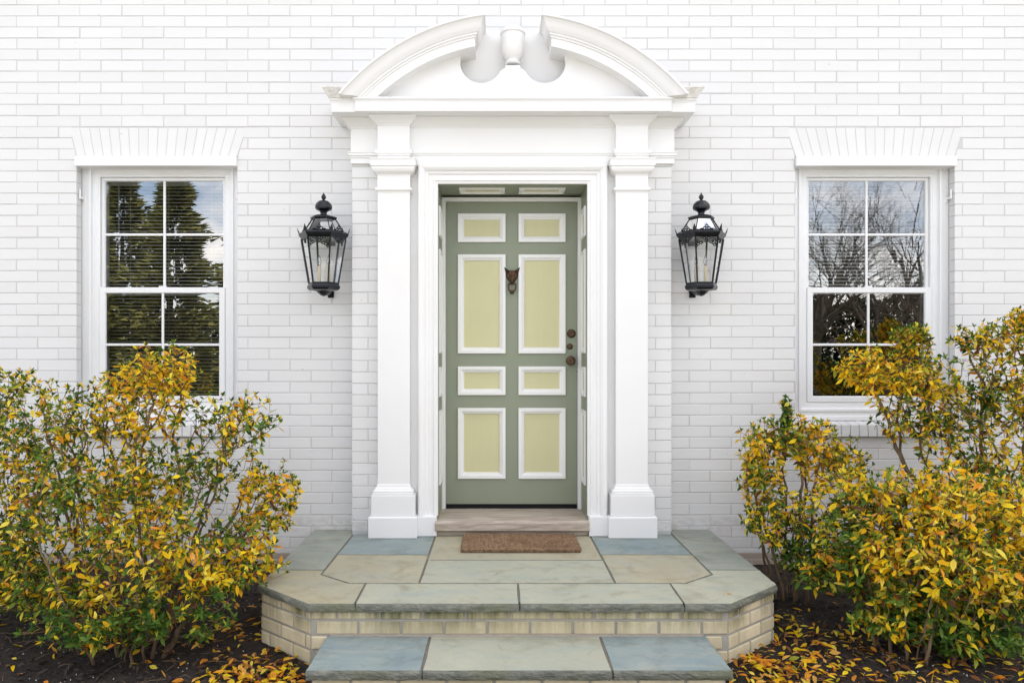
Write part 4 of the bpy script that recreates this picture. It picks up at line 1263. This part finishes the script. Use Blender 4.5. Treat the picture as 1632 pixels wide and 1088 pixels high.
def shrub(name, label, base, lobes, ntips, seed, nstem=7, group="azalea shrubs with yellow autumn leaves", big=1.0, rb=0.10):
    """lobes: (px, py, rx_px, ry_px, Y, depth_m, yellow share, weight)"""
    rg = random.Random(seed)
    tips = []
    wts = [l[7]*(l[2]*l[3])**0.8 for l in lobes]
    tries = 0
    while len(tips) < ntips and tries < ntips*20:
        tries += 1
        l = rg.choices(lobes, wts)[0]
        u = Vector((rg.gauss(0, 1), rg.gauss(0, 1), rg.gauss(0, 1))).normalized()*(rg.random()**0.45)
        Y = l[4] + u.y*l[5]
        p = Vector((X_(l[0], l[4])+u.x*l[2]/sc(l[4]), Y, Z_(l[1], l[4])+u.z*l[3]/sc(l[4])))
        if inside_solid(p) or p.z < bed_z(p.x, p.y)+0.05: continue
        if any((p-q[0]).length < 0.022 for q in tips[-60:]): continue
        tips.append((p, l[6]))
    base = Vector(base)
    tips.sort(key=lambda t: (t[0]-base).length)
    nodes = []; par = []; plen = []; istip = []; stem_dir = []
    for i in range(nstem):
        a = 2*math.pi*i/nstem+rg.random(); r = rb*rg.uniform(0.3, 1)
        bx, by = base.x+r*math.cos(a), base.y+r*math.sin(a)
        nodes.append(Vector((bx, by, bed_z(bx, by)-0.02))); par.append(-1); plen.append(0.0)
    def grow(frm, tip):
        a, b = nodes[frm], tip
        d = (b-a); Ld = d.length
        out = (a-base); 
        if par[frm] >= 0: t0 = (a-nodes[par[frm]]).normalized()
        else: t0 = Vector(((a.x-base.x)*2, (a.y-base.y)*2, 1)).normalized()
        c1 = a + t0*Ld*0.35; c2 = b - Vector((d.x*0.25, d.y*0.25, abs(d.z)*0.2+Ld*0.18))
        k = max(2, int(Ld/0.045)); prev = frm
        for i in range(1, k+1):
            t = i/k; q = a*(1-t)**3+c1*3*t*(1-t)**2+c2*3*t*t*(1-t)+b*t**3
            if i < k: q = q+Vector((rg.gauss(0, .005), rg.gauss(0, .005), rg.gauss(0, .004)))
            if q.y > -0.03: q.y = -0.03
            nodes.append(q); par.append(prev); plen.append(plen[prev]+(q-nodes[prev]).length); prev = len(nodes)-1
        return prev
    pool = list(tips)
    for i in range(nstem):       # every stem first climbs on its own towards a different part of the crown
        a = math.atan2(nodes[i].y-base.y, nodes[i].x-base.x)
        cand = rg.sample(pool, min(12, len(pool)))
        tg = max(cand, key=lambda c: math.cos(math.atan2(c[0].y-base.y, c[0].x-base.x)-a)+0.5*c[0].z)[0]
        f = rg.uniform(0.5, 0.8)
        grow(i, nodes[i]+(tg-nodes[i])*f+Vector((0, 0, 0.04)))
    tipn = []
    AA = np.zeros((120000, 3)); PP = np.zeros(120000); nn = 0
    for (p, yl) in tips:
        for i in range(nn, len(nodes)): AA[i] = nodes[i]; PP[i] = plen[i]
        nn = len(nodes); A = AA[:nn]; PL = PP[:nn]
        dv = np.array(tuple(p))-A
        dist = np.sqrt((dv**2).sum(1))
        up = np.clip(-dv[:, 2]/np.maximum(dist, 1e-6), 0, 1)
        cost = dist*(1+0.9*up)+0.62*PL + (dist < 0.02)*10
        tipn.append((grow(int(cost.argmin()), p), yl))
    cnt = np.zeros(len(nodes))
    for n_, _ in tipn: cnt[n_] += 1
    for i in range(len(nodes)-1, -1, -1):
        if par[i] >= 0: cnt[par[i]] += cnt[i]
    rad = 0.00115*np.maximum(cnt, 1)**0.43
    kids = {}
    for i, q in enumerate(par):
        if q >= 0: kids.setdefault(q, []).append(i)
    t = thing(name, tuple(base), label, "shrub", group)
    # chains of segments from each fork
    bmsh = MB(); trunk = MB()
    starts = [(i, c) for i in range(len(nodes)) for c in kids.get(i, []) if par[i] < 0 or c != max(kids[i], key=lambda k: cnt[k])]
    for (i, c) in starts:
        pts = [nodes[i]]; rr = [rad[c]]; cur = c
        while True:
            pts.append(nodes[cur]); rr.append(rad[cur])
            ks = kids.get(cur, [])
            if not ks: break
            cur = max(ks, key=lambda k: cnt[k])
        (trunk if par[i] < 0 else bmsh).tube(pts, rr, 6 if max(rr) > 0.006 else 4)
    part(trunk.build("trunk", M['bark'], smooth=True, label="stems rising from the mulch"), t)
    part(bmsh.build("branches", M['bark'], smooth=True), t)
    bag = LeafBag()
    for n_, yl in tipn:
        p = nodes[n_]; q = nodes[par[n_]]; d = (p-q).normalized()
        d = (d+Vector((0, -0.12, 0.55))).normalized()
        loc = yl + 0.75*mnoise.noise(Vector((p.x*4.5, p.y*4.5, p.z*4.5+seed)))
        ht = p.z
        green_low = max(0.0, min(1.0, (0.10-ht)/0.35))
        ys = max(0.05, min(0.97, (loc+0.02)*(1-0.55*green_low)))
        nf = rg.randint(4, 7)
        a0 = rg.random()*6.28
        for i in range(nf):      # young rosette at the tip
            a = a0+i*2.4; sp = rg.uniform(0.25, 0.75)+0.6*green_low
            e1 = d.cross(Vector((0.3, 0.9, 0.1))).normalized(); e2 = d.cross(e1)
            dr = d*math.cos(sp)+(e1*math.cos(a)+e2*math.sin(a))*math.sin(sp)
            kd = 'green' if rg.random() > ys*0.62 else ('lime' if rg.random() < 0.5 else 'yellow')
            bag.add(p+dr*0.002, frame_from(dr, d, rg.uniform(-.4, .4)), rg.uniform(0.017, 0.031)*big*(1+0.5*green_low), kd, rg.randrange(len(LEAFC[kd])))
        no = rg.randint(3, 7) if rg.random() < 0.5+0.5*ys else rg.randint(0, 3)
        cur = n_; 
        for i in range(no):      # older leaves hanging below the tip
            a = rg.random()*6.28; sp = rg.uniform(1.0, 1.9)
            if i % 2 == 1 and par[cur] >= 0 and plen[cur] > 0.15: cur = par[cur]
            pp = nodes[cur]
            e1 = d.cross(Vector((0.3, 0.9, 0.1))).normalized(); e2 = d.cross(e1)
            dr = d*math.cos(sp)+(e1*math.cos(a)+e2*math.sin(a))*math.sin(sp)+Vector((0, 0, -0.25))
            x = rg.random()
            if x < ys: kd = 'yellow' if rg.random() < 0.80 else ('orange' if rg.random() < 0.8 else 'brown')
            elif x < ys+0.20: kd = 'lime'
            elif x > 0.95: kd = 'brown'
            else: kd = 'green'
            bag.add(pp, frame_from(dr, Vector((0, -0.45, 1)), rg.uniform(-.8, .8)), rg.uniform(0.024, 0.052)*big, kd, rg.randrange(len(LEAFC[kd])))
    items = sorted(bag.items, key=lambda it: -(it[2]/(it[0].y+4.7)) + (0.02 if it[0].x < -3.2 or it[0].x > 3.2 else 0))
    for (pos, rot, l, kd, vi) in items[:280]:
        o = link_mesh("leaf", rg.choice(PROTO[(kd, vi)])); m4 = rot.to_4x4()*1.0; m4.translation = pos
        o.matrix_world = m4 @ Matrix.Scale(l, 4)
        o.parent = t; o.matrix_parent_inverse = Matrix.Translation(-t.location)
    o = link_mesh("foliage", leaves_to_mesh(items[280:], "foliage"), t); o.matrix_parent_inverse = Matrix.Translation(-t.location)
    o["kind"] = "stuff"
    return t
def bz(px, Y): x = X_(px, Y); return (x, Y, bed_z(x, Y))
# (px, py, rx, ry, Y, depth, yellow, weight)
shrub("azalea_shrub", "large yellow and green azalea in front of the full blind window", bz(205, -1.22), [
    (258, 590, 62, 48, -1.0, .16, .85, 1.3), (200, 650, 120, 58, -1.0, .22, .55, 1), (70, 690, 95, 95, -1.0, .25, .50, 1.0), (370, 665, 80, 40, -0.95, .2, .45, 1),
    (330, 745, 105, 55, -1.0, .25, .45, .7), (432, 790, 52, 58, -0.95, .18, .85, 1.4), (150, 800, 150, 90, -1.2, .30, .50, .9), (260, 880, 150, 80, -1.35, .25, .55, .9),
    (385, 870, 62, 50, -1.1, .2, .30, 1), (80, 930, 100, 60, -1.25, .22, .45, .8), (210, 965, 130, 35, -1.42, .15, .45, .6), (360, 930, 70, 30, -1.3, .15, .15, .7), (150, 1000, 120, 30, -1.48, .12, .4, .8), (30, 900, 70, 60, -1.15, .15, .35, .8), (420, 900, 40, 30, -1.15, .1, .3, .8), (300, 990, 90, 25, -1.4, .12, .3, .5), (240, 760, 110, 70, -1.15, .2, .5, .8)], 2300, 21, 26, rb=0.24)
shrub("azalea_shrub", "azalea at the left picture edge behind the large one", bz(-40, -0.75), [
    (10, 610, 45, 35, -0.75, .18, .35, 1), (-10, 680, 60, 50, -0.75, .2, .45, 1), (0, 870, 55, 70, -0.85, .2, .05, 1.2), (-60, 760, 70, 110, -0.75, .25, .4, .8), (-80, 900, 80, 60, -.9, .25, .3, .8), (30, 930, 60, 40, -1.0, .15, .05, 1.2), (40, 780, 60, 80, -.8, .15, .4, 1)], 760, 5, 9)
shrub("azalea_shrub", "small azalea against the wall beside the stoop under the half blind window", bz(1258, -0.62), [
    (1262, 700, 85, 38, -0.62, .18, .62, 1.3), (1212, 745, 40, 60, -0.62, .15, .62, 1), (1330, 735, 65, 45, -0.62, .18, .72, 1), (1252, 655, 7, 26, -0.6, .02, .2, 2.2), (1250, 830, 75, 55, -0.7, .2, .35, 1), (1300, 890, 60, 35, -0.8, .18, .1, 1)], 800, 9, 9)
shrub("azalea_shrub", "low spreading azalea with bright yellow leaves at the right of the stoop", bz(1450, -1.22), [
    (1500, 795, 120, 55, -1.25, .24, .90, 1.2), (1370, 800, 75, 55, -1.1, .2, .65, .9), (1490, 885, 120, 60, -1.35, .24, .88, 1.2), (1390, 870, 95, 60, -1.2, .22, .50, .9),
    (1580, 930, 70, 65, -1.3, .22, .60, 1), (1600, 830, 60, 80, -1.2, .22, .80, 1), (1510, 985, 110, 38, -1.3, .18, .10, 1), (1340, 910, 75, 35, -1.1, .18, .15, .9), (1680, 880, 70, 110, -1.2, .25, .6, .7), (1420, 990, 70, 25, -1.3, .12, .25, .7), (1560, 1020, 80, 30, -1.38, .12, .3, .9), (1470, 950, 90, 40, -1.35, .15, .5, .7)], 2100, 33, 22, big=1.12, rb=0.22)
shrub("azalea_shrub", "tall leggy azalea in front of the half blind window", bz(1600, -0.66), [
    (1385, 590, 52, 38, -0.68, .14, .88, 1.5), (1470, 600, 70, 45, -0.66, .2, .6, 1), (1452, 540, 32, 26, -0.66, .1, .5, 1.6), (1580, 540, 62, 30, -0.62, .16, .5, 1.2), (1612, 620, 60, 80, -0.66, .22, .62, 1),
    (1520, 655, 90, 50, -0.66, .22, .5, .9), (1440, 665, 62, 40, -0.66, .18, .40, .7), (1630, 510, 20, 25, -0.6, .1, .7, 2), (1560, 740, 100, 60, -0.8, .2, .6, .7), (1690, 650, 60, 120, -.7, .25, .6, .6)], 1350, 45, 8)

# ------------------------------------------------------------------ mulch chips and fallen leaves
rq = random.Random(77)
ch = MB()
for i in range(9000):
    x = rq.choice((-1, 1))*rq.uniform(0.86, 3.4); y = rq.uniform(-2.1, -0.1)
    if abs(x) < 1.27 and y > -1.45: continue
    z = bed_z(x, y)+0.004; a = rq.uniform(0, 6.28); l = rq.uniform(.006, .022); w = l*rq.uniform(.2, .5); tl = rq.uniform(-.5, .5)
    c, s = math.cos(a), math.sin(a); h = rq.uniform(.002, .006)
    ch.add([(x-c*l, y-s*l, z-tl*l), (x-s*w, y+c*w, z+h), (x+c*l, y+s*l, z+tl*l), (x+s*w, y-c*w, z-h*.5)], [(0, 1, 2), (0, 2, 3)])
tag(ch.build("mulch_chips", mat_simple("mulch_chip", (0.07, 0.052, 0.04), 0.85, 0, 0.3, 80, 0.3, 0)), "shredded dark bark chips over the bed", "mulch", kind="stuff")
pl = MB()
for i in range(520):
    x = rq.choice((-1, 1))*rq.uniform(0.9, 3.2); y = rq.uniform(-1.9, -0.6)
    if abs(x) < 1.27 and y > -1.45: continue
    r = rq.uniform(.0015, .004); z = bed_z(x, y)+0.006
    pl.add([(x-r, y, z), (x, y-r, z), (x+r, y, z), (x, y+r, z), (x, y, z+r), (x, y, z-r)], [(0,1,4),(1,2,4),(2,3,4),(3,0,4),(1,0,5),(2,1,5),(3,2,5),(0,3,5)])
tag(pl.build("perlite_specks", M['perlite']), "tiny white specks in the mulch", "specks", kind="stuff")
def flat_leaf(x, y, z, rg_, big=1.0):
    d = Vector((rg_.gauss(0, 1), rg_.gauss(0, 1), rg_.uniform(-.15, .35))).normalized()
    kd = rg_.choices(('yellow', 'orange', 'brown', 'lime'), (4.5, 4, 3.2, .4))[0]
    return (Vector((x, y, z)), frame_from(d, Vector((rg_.gauss(0, .3), rg_.gauss(0, .3), 1)), rg_.uniform(-.4, .4)), rg_.uniform(.032, .055)*big, kd, rg_.randrange(len(LEAFC[kd])))
tw = MB()
for i in range(420):
    x = rq.choice((-1, 1))*rq.uniform(0.95, 3.3); y = rq.uniform(-2.0, -0.5)
    if abs(x) < 1.30 and y > -1.48: continue
    a = rq.uniform(0, 6.28); l = rq.uniform(.02, .09); z = bed_z(x, y)+0.008
    b_ = a+rq.uniform(-.5, .5)
    tw.tube([(x, y, z), (x+l*math.cos(a), y+l*math.sin(a), z+rq.uniform(0, .012)), (x+l*math.cos(a)+l*math.cos(b_), y+l*math.sin(a)+l*math.sin(b_), z+rq.uniform(-.004, .015))], [.0016, .0013, .0007], 4)
tag(tw.build("fallen_twigs", M['bark']), "thin broken twigs strewn over the mulch", "twigs", kind="stuff")
lit = []
def drift(cx, cy, rx, ry, n, up=0.03):
    for i in range(n):
        x = cx+rq.gauss(0, rx); y = cy+rq.gauss(0, ry)
        if abs(x) < 1.25 and y > -1.42 and not (abs(x) > 0.95 and y < -1.15-(1.25-abs(x))*0.9): continue
        if abs(x) < 0.87 and y < -1.39: continue
        if y > -0.02: continue
        lit.append(flat_leaf(x, y, bed_z(x, y)+rq.uniform(.006, up), rq))
drift(-1.12, -1.55, .13, .13, 330, .035); drift(1.12, -1.52, .13, .14, 330, .04); drift(1.45, -1.15, .25, .2, 260); drift(1.9, -1.55, .4, .15, 200)
drift(-1.55, -1.05, .25, .15, 150); drift(2.5, -1.4, .3, .2, 120)
o = link_mesh("leaf_litter", leaves_to_mesh(lit, "leaf_litter")); tag(o, "drift of fallen yellow leaves round the stoop corners", "leaf litter", kind="stuff")
for i in range(170):
    sx = rq.choice((-1, -1, 1)); x = sx*rq.uniform(1.0, 3.0); y = rq.uniform(-1.85, -0.9)
    if abs(x) < 1.3 and y > -1.5: continue
    pos, rot, l, kd, vi = flat_leaf(x, y, bed_z(x, y)+0.010, rq)
    m4 = rot.to_4x4(); m4.translation = pos
    o = link_mesh("fallen_leaf", rq.choice(PROTO[(kd, vi)])); o.matrix_world = m4 @ Matrix.Scale(l, 4)
    tag(o, "single fallen azalea leaf lying on the dark mulch", "leaf", "fallen leaves scattered on the mulch")
o = link_mesh("fallen_leaf", PROTO[('orange', 0)][1]); o.matrix_world = Matrix.Translation((X_(1165, -1.28), -1.30, 0.006)) @ Matrix.Rotation(R(70), 4, 'Z') @ Matrix.Scale(0.030, 4)
tag(o, "small tan leaf lying alone on the stoop's corner slab", "leaf")

# ------------------------------------------------------------------ trees across the lawn, seen mirrored in the panes
def conifer(x, y, h, r, seed, label):
    rg = random.Random(seed); g = -0.46
    t = thing("conifer_tree", (x, y, g), label, "tree", "trees across the lawn")
    m = MB(); m.tube([(x, y, g), (x, y, g+h*0.5), (x, y, g+h)], [0.16, 0.09, 0.01], 8); part(m.build("trunk", M['greybark'], smooth=True), t)
    c = MB()
    n = 7500
    for i in range(n):
        f = rg.random()**0.8; zz = g+0.4+(h-0.4)*f
        layer = 0.72+0.28*math.sin(f*h*5.2)
        a = rg.random()*6.28; lob = 0.8+0.2*math.sin(a*7+f*20)
        rad = r*(1-f)**0.8*layer*lob*rg.uniform(0.2, 1.35)**0.7
        p = Vector((x+rad*math.cos(a), y+rad*math.sin(a), zz-0.25*rad+rg.gauss(0, .05)))
        d = Vector((math.cos(a), math.sin(a), rg.uniform(-.3, .5))).normalized(); l = rg.uniform(.14, .36); w = l*0.20
        sdv = d.cross(Vector((rg.gauss(0, 1), rg.gauss(0, 1), rg.gauss(0, 1)))).normalized()*w
        c.add([p-sdv, p+sdv, p+d*l], [(0, 1, 2)])
    part(c.build("crown", M['conifer'], kind="stuff"), t)
def bare_tree(x, y, h, seed, label):
    rg = random.Random(seed); g = -0.46
    t = thing("bare_tree", (x, y, g), label, "tree", "trees across the lawn")
    tr = MB(); br = MB()
    def grow(p, d, l, r, lev):
        n = 5; pts = [p]; rr = [r]
        for i in range(n):
            d = (d+Vector((rg.gauss(0, .13), rg.gauss(0, .13), rg.gauss(0.02, .10)))).normalized()
            p = p+d*l/n; pts.append(p); rr.append(r*(1-0.45*(i+1)/n))
        (tr if lev == 0 else br).tube(pts, rr, 6 if lev < 2 else 3, cap=False)
        if lev >= 5: return
        if r < 0.004: return
        for k in range(rg.randint(3, 4) if lev else 6):
            i = rg.randint(2, n); ax = Vector((rg.gauss(0, 1), rg.gauss(0, 1), rg.gauss(0, 1))).normalized()
            nd = (Matrix.Rotation(rg.uniform(.35, .95), 3, ax) @ d)
            grow(pts[i], nd, l*rg.uniform(.62, .82), rr[i]*0.62, lev+1)
    grow(Vector((x, y, g)), Vector((rg.gauss(0, .1), rg.gauss(0, .1), 1)).normalized(), h*0.30, 0.16, 0)
    part(tr.build("trunk", M['greybark'], smooth=True), t); part(br.build("crown", M['greybark'], smooth=True, kind="stuff"), t)
conifer(-9.0, -15.5, 6.6, 2.5, 1, "broad evergreen across the lawn, mirrored in the full blind window")
conifer(-12.2, -19.0, 8.0, 2.6, 2, "taller evergreen behind and beside the broad one")
conifer(-10.8, -14.6, 5.6, 2.0, 9, "bushy evergreen crowding the outer side of the broad one")
conifer(-7.4, -18.0, 7.4, 2.4, 12, "evergreen behind the broad one on the path side")
conifer(-6.3, -21, 6.0, 2.0, 3, "slim evergreen farthest back towards the path")
bare_tree(8.3, -14.5, 8.5, 4, "leafless tree nearest the path, mirrored in the half blind window")
bare_tree(10.6, -15.5, 9.0, 8, "leafless spreading tree at the middle of the bare row")
bare_tree(12.6, -14.0, 8.0, 12, "leafless tree at the far end of the bare row")
bare_tree(7.4, -17.5, 10.5, 21, "leafless tree close to the path behind the bare row")
bare_tree(12.0, -18.0, 10.0, 27, "leafless tree in the rear corner behind the bare row")
bare_tree(10.4, -12.2, 6.0, 31, "small leafless tree standing in front of the bare row")
bare_tree(9.6, -18.5, 10.0, 15, "tall leafless tree standing behind the bare row")
def reflection_hedge(x0, x1, y, h, d, n, seed, label):  # unseen foliage row, added so the lower panes reflect something dark
    rg = random.Random(seed); c = MB()
    for i in range(n):
        x = rg.uniform(x0, x1); f = rg.random(); hh = h*(0.8+0.25*mnoise.noise(Vector((x*0.7, seed, 0))))
        p = Vector((x, y+rg.uniform(-d, d)*(1-0.5*f), -0.46+hh*f))
        dr = Vector((rg.gauss(0, 1), rg.gauss(0, 1), rg.gauss(0, 1))).normalized(); l = rg.uniform(.10, .22)
        sdv = dr.cross(Vector((rg.gauss(0, 1), rg.gauss(0, 1), rg.gauss(0, 1)))).normalized()*l*0.5
        c.add([p-sdv, p+sdv, p+dr*l], [(0, 1, 2)])
    t = thing("reflection_hedge", ((x0+x1)/2, y, -0.46), label, "reflection_hedge")
    part(c.build("hedge_foliage", M['reflection_hedge'], kind="stuff"), t)
reflection_hedge(-26, 0, -23.5, 4.4, 1.0, 34000, 3, "evergreen row added behind the conifers to darken the lower panes")
reflection_hedge(1.5, 26, -21.0, 4.6, 1.0, 34000, 6, "evergreen row added behind the bare trees to darken the lower panes")
